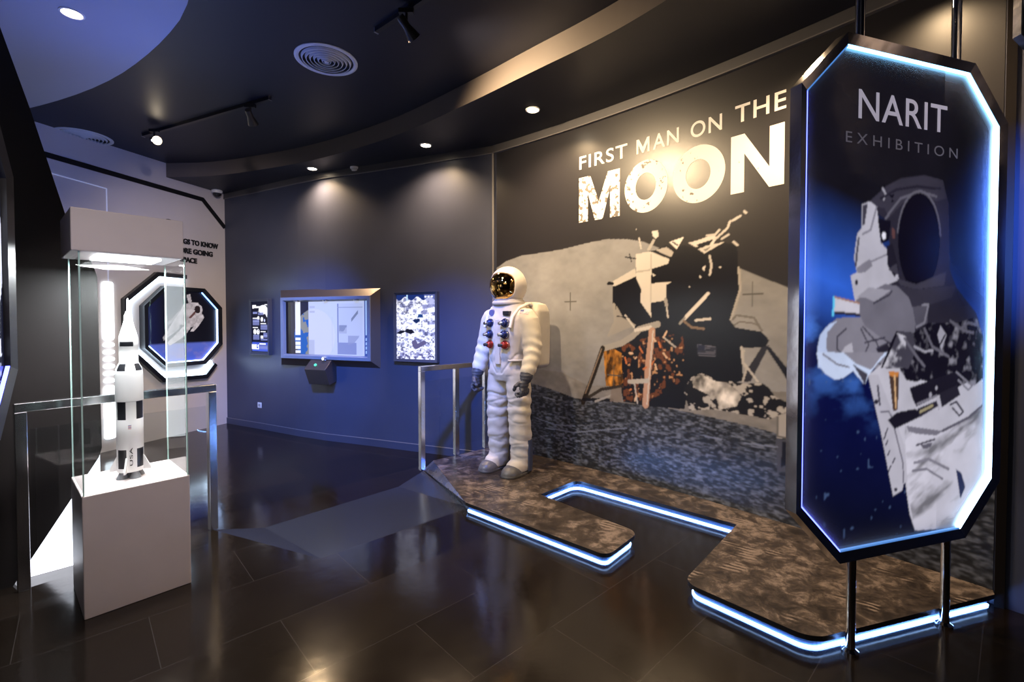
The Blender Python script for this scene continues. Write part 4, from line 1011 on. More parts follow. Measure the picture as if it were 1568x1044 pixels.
def build_rocket():
    t = thing('model_rocket', 'white and black moon rocket model standing inside the glass case', 'model rocket', (-2.150, 2.615, .622), 1.185)
    Wm = mat('white_plastic', (0.80, 0.80, 0.80), 0.3); Bm = mat('black_plastic', (0.015, 0.016, 0.02), 0.3); Gm = mat('grey_plastic', (0.18, 0.19, 0.21), 0.35)
    seg = 32
    alt = lambda i, k: 1 if (k // 4) % 2 == 0 else 0
    MB().lathe([(0, .038), (.060, .038), (.060, .060), (.060, .165)], seg=seg, mif=lambda i, k: 1 if (i == 2 and (k // 4) % 2 == 0) else 0).lathe([(.060, .165), (.0605, .166), (.0605, .33), (.060, .331)], seg=seg).lathe([(.060, .331), (.060, .430)], seg=seg, mif=alt).build('first_stage', [Wm, Bm], t)
    MB().lathe([(.060, .430), (.063, .432), (.063, .585), (.060, .600)], seg=seg).build('second_stage', [Wm, Bm], t)
    MB().lathe([(.060, .600), (.058, .612), (.046, .640)], seg=seg, mif=lambda i, k: 1 if (k // 4) % 2 == 0 else 0).build('interstage', [Wm, Bm], t)
    MB().lathe([(.046, .640), (.043, .645), (.043, .735), (.0432, .736), (.0432, .762), (.043, .763), (.043, .775)], seg=seg, mif=lambda i, k: 1 if (i == 3 and (k // 8) % 2 == 0) else 0).build('third_stage', [Wm, Bm], t)
    MB().lathe([(.043, .775), (.042, .790), (.020, .875), (.019, .880), (.019, .905), (.010, .925), (.006, .935)], seg=seg).build('spacecraft_cone', Wm, t)
    MB().lathe([(.006, .935), (.005, .990), (.0, 1.005)], seg=12).build('escape_tower', Wm, t)
    for k in range(4):
        a = k * PI / 2 + .0; c, s = math.cos(a), math.sin(a)
        MB().lathe([(0, .0), (.027, .0), (.026, .006), (.014, .034), (.011, .040)], (c * .042, s * .042, 0), 16).build('engine', Gm, t)
        a += PI / 4; c, s = math.cos(a), math.sin(a)
        mb = MB(); f = [(.056, .04), (.094, .036), (.094, .05), (.062, .12), (.056, .12)]
        v = [(r * c + s * w, r * s - c * w, z) for w in (-.004, .004) for r, z in f]
        mb.add(v, [(0, 1, 2, 3, 4), (9, 8, 7, 6, 5)] + [(i, i + 5, (i + 1) % 5 + 5, (i + 1) % 5) for i in range(5)]).build('fin', Wm, t)
    MB().lathe([(0, .0), (.027, .0), (.026, .006), (.014, .034), (.011, .040)], (0, 0, 0), 16).build('engine', Gm, t)
    wr = lambda R_: (lambda x, z: (R_ * math.cos(x), R_ * math.sin(x), z))
    # facing side is roughly local angle -1.05
    P, F = text_mesh('USA', (-1.10, -0.76, .0, .1), 0, .01, 1.1)
    mb = MB(); P2 = [( .0612 * math.cos(-1.90 - z * 2.2), .0612 * math.sin(-1.90 - z * 2.2), .075 + (x + 1.10) / .34 * .10) for x, _, z in P]
    mb.add(P2, F).build('lettering', M['ink'], t, weld=False)
    mb = MB()
    for k in range(4):
        z = .28 + k * .006
        mb.add([(.0612 * math.cos(a), .0612 * math.sin(a), zz) for zz in (z, z + .003) for a in (-2.2, -2.1, -1.97)], [(0, 1, 4, 3), (1, 2, 5, 4)], k % 2)
    mb.build('flag', [mat('flag_red', (.5, .03, .03), .4), mat('flag_blue', (.03, .05, .25), .4)], t, weld=False)
    return t
build_rocket()
# ------------------------------------------------------------------ things on the white left wall
def left_thing(name, label, cat, x, z, group=None, off=0.0):
    n = Vector((LWX.y, -LWX.x)); p = LW0 + LWX * x + n * off
    return thing(name, label, cat, (p.x, p.y, z), LWA, group)

def build_octagon_display():
    X0, X1, Z0, Z1, c = -1.268, -0.15, 0.868, 1.970, .275
    t = left_thing('octagon_display', 'lit octagonal picture of a floating spacewalker on the white left wall', 'wall display', 0, 0)
    # outer open frame with light along its inside
    path = [(-0.67, 2.145), (-1.07, 2.150), (-1.482, 1.775), (-1.482, 1.16), (-1.02, 0.672), (-0.375, 0.652), (-0.215, 0.83)]
    a = offset_line(path, -.0); b = offset_line(path, .055)  # left of travel = inside
    mb = MB(); ml = MB()
    c2 = offset_line(path, .060); d2 = offset_line(path, .095)
    for i in range(len(path) - 1):
        mb.prism_y([a[i], b[i], b[i + 1], a[i + 1]], -.07, 0.0)
        ml.prism_y([c2[i], d2[i], d2[i + 1], c2[i + 1]], -.025, -0.004)
    mb.build('outer_frame', M['black'], t); ml.build('light_strip', M['led_oct'], t)
    o = octagon(X0, X1, Z0, Z1, c); i = octagon(X0, X1, Z0, Z1, c, .055)
    MB().ring_y(o, i, -.10, -.0, 0, -.085).build('inner_frame', M['black'], t)
    j = octagon(X0, X1, Z0, Z1, c, .056); l = octagon(X0, X1, Z0, Z1, c, .068)
    cols = ['led_oct_in'] * 3 + [None, None, None, None, 'led_oct_in']; cols[3] = 'led_oct_dim'
    for k in range(8):
        if cols[k]:
            MB().prism_y([j[k], j[(k + 1) % 8], l[(k + 1) % 8], l[k]], -.075, -.06).build('inner_light_strip', M[cols[k]], t)
    X, Z = grid(X0 + .05, X1 - .05, Z0 + .05, Z1 - .05, .009)
    cv = Canvas(X, Z, lin(14, 12, 20)); n = fbm(X * 8, Z * 12, 4, 6); n2 = fbm(X * 25, Z * 25, 4, 7)
    sea = np.clip((1.20 - Z) / .03, 0, 1); cv.put(sea, lin(84, 96, 176)); cv.put(sea * np.clip((1.24 - Z) * 3.2, 0, 1), lin(60, 84, 190), .8); cv.put(sea * np.clip((n - .5) * 4, 0, 1), lin(140, 120, 160), .5)
    cv.put(np.clip((-.95 - X) * 3, 0, 1) * (1 - sea), lin(24, 30, 84), .8)
    w = lambda v: np.array(lin(v, v - 8, v - 4)); Q = lambda pts: [LWp(*p) for p in pts]
    pts = {'leg1':[(-0.746,1.527),(-0.851,1.509),(-1.007,1.272),(-0.992,1.229),(-0.783,1.387)],'leg2':[(-0.656,1.491),(-0.784,1.352),(-0.95,1.202),(-0.917,1.157),(-0.732,1.262),(-0.621,1.384)],'torso':[(-0.851,1.509),(-0.762,1.632),(-0.725,1.72),(-0.615,1.76),(-0.502,1.764),(-0.426,1.675),(-0.468,1.455),(-0.62,1.402),(-0.782,1.457)],'head':[(-0.578,1.725),(-0.502,1.755),(-0.435,1.702),(-0.466,1.601),(-0.542,1.6),(-0.579,1.653)],'arm':[(-0.466,1.583),(-0.427,1.592),(-0.405,1.546),(-0.468,1.455),(-0.565,1.347),(-0.621,1.348),(-0.545,1.455)],'cam':[(-0.668,1.864),(-0.613,1.881),(-0.592,1.778),(-0.615,1.742),(-0.642,1.759)],'larm':[(-0.761,1.667),(-0.85,1.561),(-0.946,1.475),(-0.929,1.44),(-0.781,1.544)]}
    for nm, v in (('larm', 120), ('leg1', 150), ('leg2', 172), ('torso', 165), ('head', 180), ('arm', 178), ('cam', 160)):
        mk = cv.inside(pts[nm]); cv.put(mk.astype(float), w(v)); cv.c[mk] *= np.clip(.55 + 1.1 * (n2 - .1), .4, 1.2)[mk][:, None]
    hx = np.mean(pts['head'], 0); cv.oval((hx[0] + .01, hx[1] - .01), .045, .055, lin(36, 26, 28)); tx = np.mean(pts['torso'], 0); cv.line([(tx[0] + .02, tx[1] - .05), (tx[0] + .09, tx[1] + .02)], .03, lin(90, 60, 60))
    k = .056
    print_obj('picture_panel', cv, print_mat('octagon_print', .55, .35), t, y=-.05, clip=in_octagon(X0 + k, X1 - k, Z0 + k, Z1 - k, c - k * .586))
    MB().prism_y(octagon(X0, X1, Z0, Z1, c, .03), -.045, -.002).build('back_panel', M['blackmat'], t)
    return t
M['led_oct'] = mat('octagon_white_led', (1, 1, 1), .5, emit=(.62, .80, 1.0), strength=11)
M['led_oct_in'] = mat('octagon_inner_led', (1, 1, 1), .5, emit=(.42, .60, 1.0), strength=6)
M['led_oct_dim'] = mat('octagon_dim_led', (1, 1, 1), .5, emit=(.12, .30, .9), strength=2.5)
build_octagon_display()

def rounded_rect(x0, x1, z0, z1, r, n=5):
    return fillet([(x0, z0), (x1, z0), (x1, z1), (x0, z1)], [r] * 4, n)

def build_strip():
    t = left_thing('light_column', 'tall white light column with a row of lit pills beside the dark partition', 'wall light', -1.63, 0)
    w = .058
    MB().prism_y(rounded_rect(-w, w, 1.265, 1.975, .03), -.02, 0).build('upper_light', M['led_wall'], t)
    MB().prism_y(rounded_rect(-w, w, 0.05, .70, .03), -.02, 0).build('lower_light', M['led_wall'], t)
    for k in range(6):
        z = 1.205 - k * .088
        MB().prism_y(rounded_rect(-w, w, z - .021, z + .021, .020), -.02, 0).build('pill_light', M['led_wall'], t)
build_strip()
t = left_thing('light_column', 'tall plain white light column on the left wall hidden behind the dark partition', 'wall light', -2.72, 0)
MB().prism_y(rounded_rect(-.17, .17, 0.05, 1.975, .03), -.02, 0).build('light_face', M['led_far'], t)
MB().prism_y(rounded_rect(-.19, .19, 0.03, 1.995, .03), -.012, 0).build('surround', M['satin'], t)

t = left_thing('wall_lettering', 'black raised lettering in three lines on the white left wall', 'lettering', 0, 0)
for body, rect in (('THINGS TO KNOW', (-.875, -.132, 2.588, 2.665)), ('BEFORE GOING', (-.875, -.225, 2.458, 2.535)), ('TO SPACE', (-.875, -.475, 2.330, 2.405))):
    P, F = text_mesh(body, rect, -.014, .035, 1.0)
    o = MB().add(P, F).build('text_line', M['ink'], t, weld=False)
    md = o.modifiers.new('depth', 'SOLIDIFY'); md.thickness = .012; md.offset = 0
mb = MB(); ring = [(-.87 + .085 * math.cos(k * PI / 16), 2.81 + .085 * math.sin(k * PI / 16)) for k in range(32)]; rin = [(-.87 + .072 * math.cos(k * PI / 16), 2.81 + .072 * math.sin(k * PI / 16)) for k in range(32)]
mb.ring_y(ring, rin, -.012, -.001).build('round_emblem', M['ink'], t)

# ------------------------------------------------------------------ things on the dark blue back wall
def back_thing(name, label, cat, s, z, group=None, off=0.0):
    x, y, a = back_frame(s)
    return thing(name, label, cat, (x + off * math.sin(a), y - off * math.cos(a), z), a, group)

def build_exhibit():
    sm_ = 2.275
    t = back_thing('exhibit_window', 'wide wall exhibit with bevelled steel frame, bright screen and control box below', 'exhibit', sm_, 0)
    R_ = lambda x0, x1, z0, z1: [(x0 - sm_, z0), (x1 - sm_, z0), (x1 - sm_, z1), (x0 - sm_, z1)]
    base = R_(1.42, 3.13, .885, 1.925); front = R_(1.53, 3.03, .99, 1.815); win = R_(1.575, 2.985, 1.035, 1.775); pic = R_(1.585, 2.975, 1.05, 1.755)
    mb = MB(); n = 4
    v = [(x, 0.0 + .012, z) for x, z in base] + [(x, -.083, z) for x, z in front]
    mb.add(v, [(i, (i + 1) % 4, 4 + (i + 1) % 4, 4 + i) for i in range(4)])
    mb.add([(x, .012, z) for x, z in base], [(0, 1, 2, 3)])
    mb.build('bevelled_surround', M['bevel'], t)
    M['case_blue'] = mat('pale_grey_enamel', (.17, .20, .26), .35)
    MB().ring_y(front, win, -.097, -.081, 0).build('front_frame', M['case_blue'], t, bevel=.003)
    mb = MB(); v = [(x, -.092, z) for x, z in win] + [(x, -.05, z) for x, z in pic]
    mb.add(v, [(i, (i + 1) % 4, 4 + (i + 1) % 4, 4 + i) for i in range(4)]); mb.build('recess', M['case_blue'], t)
    X, Z = grid(pic[0][0], pic[1][0], pic[0][1], pic[2][1], .009)
    cv = Canvas(X, Z, lin(205, 212, 232)); u = (X - pic[0][0]) / (pic[1][0] - pic[0][0]); w = (Z - pic[0][1]) / (pic[2][1] - pic[0][1])
    n = fbm(X * 4, Z * 4, 4, 2)
    left = u < .29; cv.put(left.astype(float), lin(46, 44, 58)); cv.put((u < .06).astype(float), lin(18, 14, 18)); cv.put(((u > .20) & left).astype(float), lin(28, 32, 60))
    cx, cz, r = .36, .36, .27; rr = np.hypot((u - cx) * 1.99, (w - cz) * 1.0) 
    disc = rr < .50
    cv.put(disc * (u < .29), lin(40, 110, 190), .8); cv.put((disc & (n > .5)) * (u < .29).astype(float), lin(170, 160, 110), .7)
    cv.put(disc * (u >= .29).astype(float), lin(225, 222, 226), .5); cv.put(((u > .29) & (u < .36) & (w < .28)).astype(float), lin(180, 184, 200), .7)
    refl_bar = (u > .118) & (u < .182)  # light column and pills reflected in the glass, painted into the picture
    cv.put((refl_bar & (w > .37)).astype(float), lin(255, 255, 255))
    for k in range(4): cv.put((refl_bar & (np.abs(w - .29 + k * .082) < .030)).astype(float), lin(255, 255, 255))
    for k in range(2): cv.put(((u > .30) & (u < .37) & (np.abs(w - .90 + k * .09) < .018) & (n > .45)).astype(float), lin(170, 172, 182), .6)
    cv.line([(X.min() + .59 * 1.36, pic[0][1] + .05), (X.min() + .59 * 1.36, pic[0][1] + .5)], .012, lin(188, 192, 214), .5)
    pn = (u > .64) & (u < .93) & (w > .02) & (w < .95); cv.put(pn.astype(float), lin(196, 204, 226)); cv.put((pn & (u < .65)).astype(float), lin(120, 130, 170))
    cv.put(((u > .66) & (u < .75) & (w > .40) & (w < .56)).astype(float), lin(120, 130, 160), .8 * 1.0); cv.put(((u > .66) & (u < .75) & (w > .40) & (w < .56) & (n > .5)).astype(float), lin(190, 196, 214), .7)
    cv.put(((u > .64) & (u < .86) & (w < .24) & (w > .02)).astype(float), lin(140, 150, 190)); cv.put(((np.hypot((u - .76) * 2, w - .5) < .30) & (w < .36) & (u > .76)).astype(float), lin(150, 158, 190), .8)
    cv.put(((u > .80) & (u < .88) & (np.abs(w - .72 - (u - .84) * 2) < .03)).astype(float), lin(130, 138, 160)); cv.put((pn & (np.abs(w - .88) < .006)).astype(float), lin(150, 158, 180)); cv.put((pn & (np.abs(w - .66) < .004)).astype(float), lin(170, 176, 196))
    cv.put((u > .95).astype(float), lin(70, 92, 160)); cv.put(((u > .962) & (u < .98) & (w > .38)).astype(float), lin(190, 220, 255))  # second reflected column at the right edge, its pills below, also painted in
    for k in range(4): cv.put(((u > .962) & (u < .98) & (np.abs(w - .30 + k * .075) < .024)).astype(float), lin(180, 210, 250))
    print_obj('screen', cv, print_mat('exhibit_screen', .42, .2, .4), t, y=-.052)
    for x in (1.80, 2.30, 2.80):
        MB().lathe([(0, 0), (.035, 0), (.035, .012), (0, .012)], (x - sm_, -.075, 1.757), 16).build('puck_light', M['satin'], t)
    # control box
    x0, x1 = 2.062 - sm_, 2.41 - sm_
    pr = [(.0, .99), (-.098, .982), (-.21, .868), (-.13, .665), (.0, .70)]
    mb = MB(); v = [(x, y, z) for x in (x0, x1) for y, z in pr]
    mb.add(v, [(0, 1, 2, 3, 4), (9, 8, 7, 6, 5)] + [(i, i + 5, (i + 1) % 5 + 5, (i + 1) % 5) for i in range(5)]); cb = mb.build('control_box', M['bevel'], t, bevel=.004)
    nn = Vector((0, -.114, .112)).normalized(); c = Vector(((x0 + x1) / 2 - .03, -.158, .921))
    b = MB(); ax = [c + nn * .0, c + nn * .012]; b.tube(ax, .018, 16, mi=0).build('button', mat('green_button', (.05, .4, .2), .3, emit=(.1, .9, .5), strength=.6), cb)
    b = MB(); q = Vector((x1 - .10, -.092, 1.006)); b.tube([q, q + Vector((0, -.02, .0)), q + Vector((0, -.05, 0))], [.03, .032, .022], 16).build('lock_knob', M['chrome'], t)
build_exhibit()

def poster(name, label, s0, s1, z0, z1, paint, emit, seed):
    s = (s0 + s1) / 2; w = (s1 - s0) / 2; h = (z1 - z0) / 2; zc = (z0 + z1) / 2
    t = back_thing('lightbox_poster', label, 'poster', s, zc, 'lit posters on the back wall')
    o = [(-w, -h), (w, -h), (w, h), (-w, h)]; k = .035; i = [(-w + k, -h + k), (w - k, -h + k), (w - k, h - k), (-w + k, h - k)]
    MB().ring_y(o, i, -.06, 0.012, 0, -.05).build('frame', M['frame'], t, bevel=.003)
    X, Z = grid(-w + k, w - k, -h + k, h - k, .0065)
    cv = paint(X, Z, (X + w - k) / (2 * w - 2 * k), (Z + h - k) / (2 * h - 2 * k))
    print_obj('lit_print', cv, print_mat(name, emit, .3), t, y=-.042)
    MB().box((-w + .01, -.04, -h + .01), (w - .01, 0.008, h - .01)).build('back_panel', M['blackmat'], t)
M['frame'] = mat('dark_blue_grey_frame', (.05, .055, .075), .3, spec=.6)
def paint_rock(X, Z, u, w):
    n = fbm(X * 16, Z * 24, 5, 3); n2 = fbm(X * 44, Z * 60, 4, 5)
    cv = Canvas(X, Z, lin(250, 250, 255))
    cv.put(np.clip((n - .52) * 6, 0, 1), lin(90, 96, 150), .8); cv.put(np.clip((n2 - .52) * 8, 0, 1) * np.clip((.45 - w) * 3, .15, 1), lin(60, 56, 90), .9)
    cv.put(np.clip((n2 - .60) * 10, 0, 1), lin(40, 46, 84), .8)
    top = w > .94 - .03 * np.sin(u * 20); cv.put(top.astype(float), lin(30, 50, 110)); cv.put(((u > .27) & (u < .30) & (w > .90)).astype(float), lin(200, 230, 255))
    cv.put(((w > .90 - .5 * (u - .8)) & (u > .72)).astype(float), lin(120, 126, 176), .6)
    cv.poly([(X.min() + a * np.ptp(X), Z.min() + b * np.ptp(Z)) for a, b in ((.42, .60), (.52, .55), (.62, .60), (.60, .63), (.48, .62))], lin(24, 44, 84))
    cv.poly([(X.min() + a * np.ptp(X), Z.min() + b * np.ptp(Z)) for a, b in ((.55, .64), (.58, .70), (.68, .70), (.70, .65))], lin(34, 70, 120))
    cv.poly([(X.min() + a * np.ptp(X), Z.min() + b * np.ptp(Z)) for a, b in ((.0, .40), (.12, .45), (.22, .44), (.28, .47), (.42, .46), (.48, .41), (.36, .39), (.22, .42), (.1, .385))], lin(22, 24, 40))
    cv.poly([(X.min() + a * np.ptp(X), Z.min() + b * np.ptp(Z)) for a, b in ((.40, .28), (.5, .31), (.56, .24), (.72, .30), (.80, .26), (.66, .20), (.5, .15), (.42, .2))], lin(96, 90, 120))
    for x_ in (.76, .84, .92): cv.oval((X.min() + x_ * np.ptp(X), Z.min() + .965 * np.ptp(Z)), .016, .012, lin(255, 255, 255))
    for k in range(8): cv.put(((np.abs(w - .14 + k * .016) < .004) & (u > .08) & (u < .9) & (n2 > .4)).astype(float), lin(110, 104, 150), .8)
    return cv
def paint_info(X, Z, u, w):
    n = fbm(X * 30, Z * 30, 3, 3); cv = Canvas(X, Z, lin(12, 14, 34)); wh = lin(255, 255, 255); tx = lin(150, 158, 214)
    R = lambda a, b, c, d, col, al=1.0: cv.put(((u > a) & (u < b) & (w > c) & (w < d)).astype(float), col, al)
    def para(a, b, c, d):
        R(a, b, c, d, tx, .75)
        for k in range(20):
            z = d - k * .016
            if z > c: cv.put(((u > a) & (u < b) & (np.abs(w - z) < .003)).astype(float), lin(40, 44, 90), .8)
    R(.08, .30, .90, .93, wh); R(.06, .62, .875, .91, wh); R(.06, .16, .86, .93, wh); R(.80, .98, .925, .945, wh)
    cv.put((np.hypot((u - .72) / .26, (w - .84) / .09) < 1).astype(float), wh); cv.poly([(X.min() + a * np.ptp(X), Z.min() + b * np.ptp(Z)) for a, b in ((.75, .9), (.98, .84), (.96, .68), (.86, .75))], wh)
    R(.40, .72, .80, .815, wh); para(.10, .36, .755, .80); para(.40, .74, .73, .785)
    R(.08, .36, .66, .68, wh); cv.put((np.hypot((u - .42) / .075, (w - .67) / .042) < 1).astype(float), wh); para(.08, .48, .53, .65)
    cv.put((np.hypot((u - .64) / .075, (w - .65) / .045) < 1).astype(float), wh); cv.put((np.hypot((u - .80) / .04, (w - .63) / .03) < 1).astype(float), lin(190, 196, 230))
    R(.55, .90, .555, .575, wh); para(.55, .96, .44, .545); R(.08, .40, .48, .50, wh)
    for a in (.20, .40): cv.put(((np.hypot((u - a) / .09, (w - .405) / .055) < 1) & (n > .25)).astype(float), wh)
    R(.55, .86, .395, .415, wh); R(.55, .70, .27, .33, wh); para(.72, .96, .29, .385); para(.10, .48, .25, .345); para(.55, .96, .235, .27)
    R(.03, .97, .02, .20, lin(60, 84, 190)); cv.put(((w < .15) & (u < .45) & (w > .06) & (n > .3)).astype(float), wh); R(.48, .86, .155, .18, wh); para(.48, .97, .07, .14)
    return cv
poster('info_print', 'narrow lit information poster with text columns at the left of the exhibit', .665, 1.125, 1.005, 1.815, paint_info, .60, 1)
poster('rock_scene_print', 'lit black-and-white lunar rock poster at the right of the exhibit', 3.358, 3.978, 1.0, 1.85, paint_rock, .55, 2)

t = back_thing('wall_outlet', 'small white square outlet plate low on the blue wall', 'outlet', .813, .253)
MB().box((-.045, -.008, -.04), (.045, 0, .04)).build('plate', M['white'], t, bevel=.004)
MB().box((-.022, -.011, -.02), (.022, -.007, .02)).build('socket', mat('socket_grey', (.35, .35, .37), .4), t)

# ------------------------------------------------------------------ ceiling fittings
def downlight(label, loc, glow=True):
    t = thing('downlight', label, 'downlight', loc, 0, 'recessed downlights')
    MB().lathe([(.050, -.002), (.056, -.008), (.066, -.006), (.068, 0.0)], seg=28).build('trim_ring', M['white'], t)
    MB().lathe([(.0, -.002), (.030, -.003), (.050, -.002)], seg=28).build('lamp', M['lamp'], t)
    return t
downlight('round downlight lit on the dark soffit nearest the mural corner', (.194, 4.384, 3.46))
downlight('round downlight lit on the dark soffit above the rock poster', (-.962, 5.256, 3.46))
downlight('round downlight lit on the dark soffit above the wide exhibit', (-2.574, 6.061, 3.46))
downlight('round downlight in the pale dropped ceiling at upper left', (-2.934, 3.159, 3.55))

def track(name, label, a, b, ext=0.0):
    a = Vector(a); b = Vector(b); d = (b - a); L_ = d.length
    t = thing('track_rail', label, 'track rail', (a.x, a.y, a.z), math.atan2(d.y, d.x), 'ceiling track rails')
    MB().box((0, -.017, -.032), (L_, .017, 0)).build('rail', M['black'], t)
    MB().box((-.012, -.018, -.034), (0, .018, 0)).build('end_cap', M['satin'], t); MB().box((L_, -.018, -.034), (L_ + .012, .018, 0)).build('end_cap', M['satin'], t)
    return t
def spot_head(label, loc, aim, lit):
    t = thing('track_spotlight', label, 'spotlight', loc, 0, 'track spotlights')
    d = (Vector(aim) - Vector(loc)); d.normalize()
    MB().box((-.05, -.016, -.03), (.05, .016, 0)).tube([(0, 0, -.03), (0, 0, -.10)], .010, 10).build('adapter', M['black'], t)
    c = Vector((0, 0, -.115)); p = c - d * .05
    rot = d.to_track_quat('Z', 'Y').to_matrix()
    mb = MB(); prof = [(0, -.07), (.026, -.07), (.030, -.05), (.028, .0), (.040, .05), (.048, .085), (.046, .086), (.038, .06), (.0, .055)]
    mb.lathe(prof, seg=22); mb.v = [tuple(c + rot @ Vector(v)) for v in mb.v]; mb.build('lamp_head', M['black'], t)
    mb = MB(); mb.lathe([(0, .062), (.037, .062)], seg=22); mb.v = [tuple(c + rot @ Vector(v)) for v in mb.v]; mb.build('lamp', M['lamp'] if lit else M['lens'], t)
    return t
M['lens'] = mat('dark_lens', (.05, .05, .06), .15)
track('t', 'black ceiling track rail with two spotlights left of the air diffuser', (-4.241,5.425,3.65), (-2.326,4.532,3.65))
track('t', 'black ceiling track rail at the top centre edge of the photo', (-0.994,3.481,3.65), (.25, 2.48, 3.65))
spot_head('lit track spotlight above the rocket display case', (-3.956,5.211,3.615), (0.6,2.0,1.9), True)
spot_head('unlit black track spotlight at the middle of the left rail', (-2.563,4.618,3.615), (-3.2, 8.6, 1.2), False)
spot_head('unlit black track spotlight on the rail at top centre', (-0.718,3.219,3.615), (.9, 5.3, 1.7), False)

t = thing('smoke_detector', 'small white round smoke detector on the dark soffit', 'smoke detector', (-2.01,6.01,3.46))
MB().lathe([(.055, 0), (.055, -.014), (.046, -.030), (.040, -.030), (.036, -.044), (.0, -.048)], seg=24).build('body', M['white'], t)
MB().lathe([(.0465, -.0295), (.041, -.0315)], seg=24).build('vent_ring', M['blackmat'], t)
t = thing('dome_camera', 'white dome camera under the ceiling in the far left corner', 'camera', (-4.44, 7.07, 3.46))
MB().lathe([(.075, 0), (.075, -.03), (.062, -.045)], seg=24).build('housing', M['white'], t)
MB().lathe([(.058, -.044), (.052, -.07), (.030, -.092), (.0, -.1)], seg=24).build('dome', mat('smoked_dome', (.02, .02, .025), .08), t)

def diffuser(label, loc, r):
    t = thing('air_diffuser', label, 'air diffuser', loc, 0, 'round air diffusers')
    MB().lathe([(r, 0.0), (r, -.006), (r * .93, -.014), (r * .86, -.008), (r * .86, .0)], seg=48).build('outer_ring', M['vent'], t)
    for k in range(6):
        q = r * (.78 - k * .125); MB().lathe([(q + r * .015, -.002), (q - .004, -.020), (q - .010, -.020), (q + r * .004, -.002)], seg=40).build('cone_ring', M['vent'], t)
    MB().lathe([(r * .10, -.004), (r * .07, -.022), (0, -.024)], seg=20).build('centre_cap', M['vent'], t)
    MB().lathe([(r * .88, -.0015), (0, -.0015)], seg=40).build('throat', M['blackmat'], t)
M['vent'] = mat('white_vent_enamel', (.66, .70, .80), .4)
diffuser('round white air diffuser in the middle of the dark ceiling', (-1.53, 3.90, 3.65), .245)
diffuser('round white air diffuser far left above the white wall', (-5.002,5.502,3.65), .27)

# ------------------------------------------------------------------ the spacesuit
def ellipse_ring(c, ax, ay, rx, ry, n=24, pw=2.0):
    c = Vector(c); out = []
    for k in range(n):
        t = 2 * PI * k / n; a, b = math.cos(t), math.sin(t)
        e = 2 / pw; a = math.copysign(abs(a) ** e, a); b = math.copysign(abs(b) ** e, b)
        out.append(tuple(c + Vector(ax) * (rx * a) + Vector(ay) * (ry * b)))
    return out
def limb(mb, pts, n=20, cap=.6):
    """pts: list of (centre, rx, ry); rings perpendicular to the path, rounded ends"""
    cs = [Vector(p[0]) for p in pts]; rings = []
    for i, (c, rx, ry) in enumerate(pts):
        d = (cs[min(i + 1, len(cs) - 1)] - cs[max(i - 1, 0)]).normalized()
        ax = Vector((1, 0, 0)); ax = (ax - d * ax.dot(d)).normalized(); ay = d.cross(ax)
        if i == 0:
            for f, g in ((-.95, .35), (-.7, .72)): rings.append(ellipse_ring(Vector(c) + d * (f * rx * cap), ax, ay, rx * g, ry * g, n))
        rings.append(ellipse_ring(c, ax, ay, rx, ry, n))
        if i == len(pts) - 1:
            for f, g in ((.7, .72), (.95, .35)): rings.append(ellipse_ring(Vector(c) + d * (f * rx * cap), ax, ay, rx * g, ry * g, n))
    mb.loft(rings)
def remeshed(mb, name, m, parent, voxel, smooth=4, shape=None, keep=True):
    o = mb.build(name, m, None)
    r = o.modifiers.new('r', 'REMESH'); r.mode = 'VOXEL'; r.voxel_size = voxel; r.use_smooth_shade = True
    s = o.modifiers.new('s', 'SMOOTH'); s.factor = .5; s.iterations = smooth
    dg = bpy.context.evaluated_depsgraph_get(); me = bpy.data.meshes.new_from_object(o.evaluated_get(dg))
    o.modifiers.clear(); old = o.data; o.data = me; bpy.data.meshes.remove(old); me.name = name
    me.polygons.foreach_set('use_smooth', [True] * len(me.polygons))
    if not me.materials: me.materials.append(m)
    if shape:
        n = len(me.vertices); co = np.zeros(n * 3); me.vertices.foreach_get('co', co); co = co.reshape(n, 3)
        no = np.zeros(n * 3); me.vertex_normals.foreach_get('vector', no); no = no.reshape(n, 3)
        co = co + no * shape(co, no)[:, None]; me.vertices.foreach_set('co', co.ravel()); me.update()
    o.parent = parent
    return o

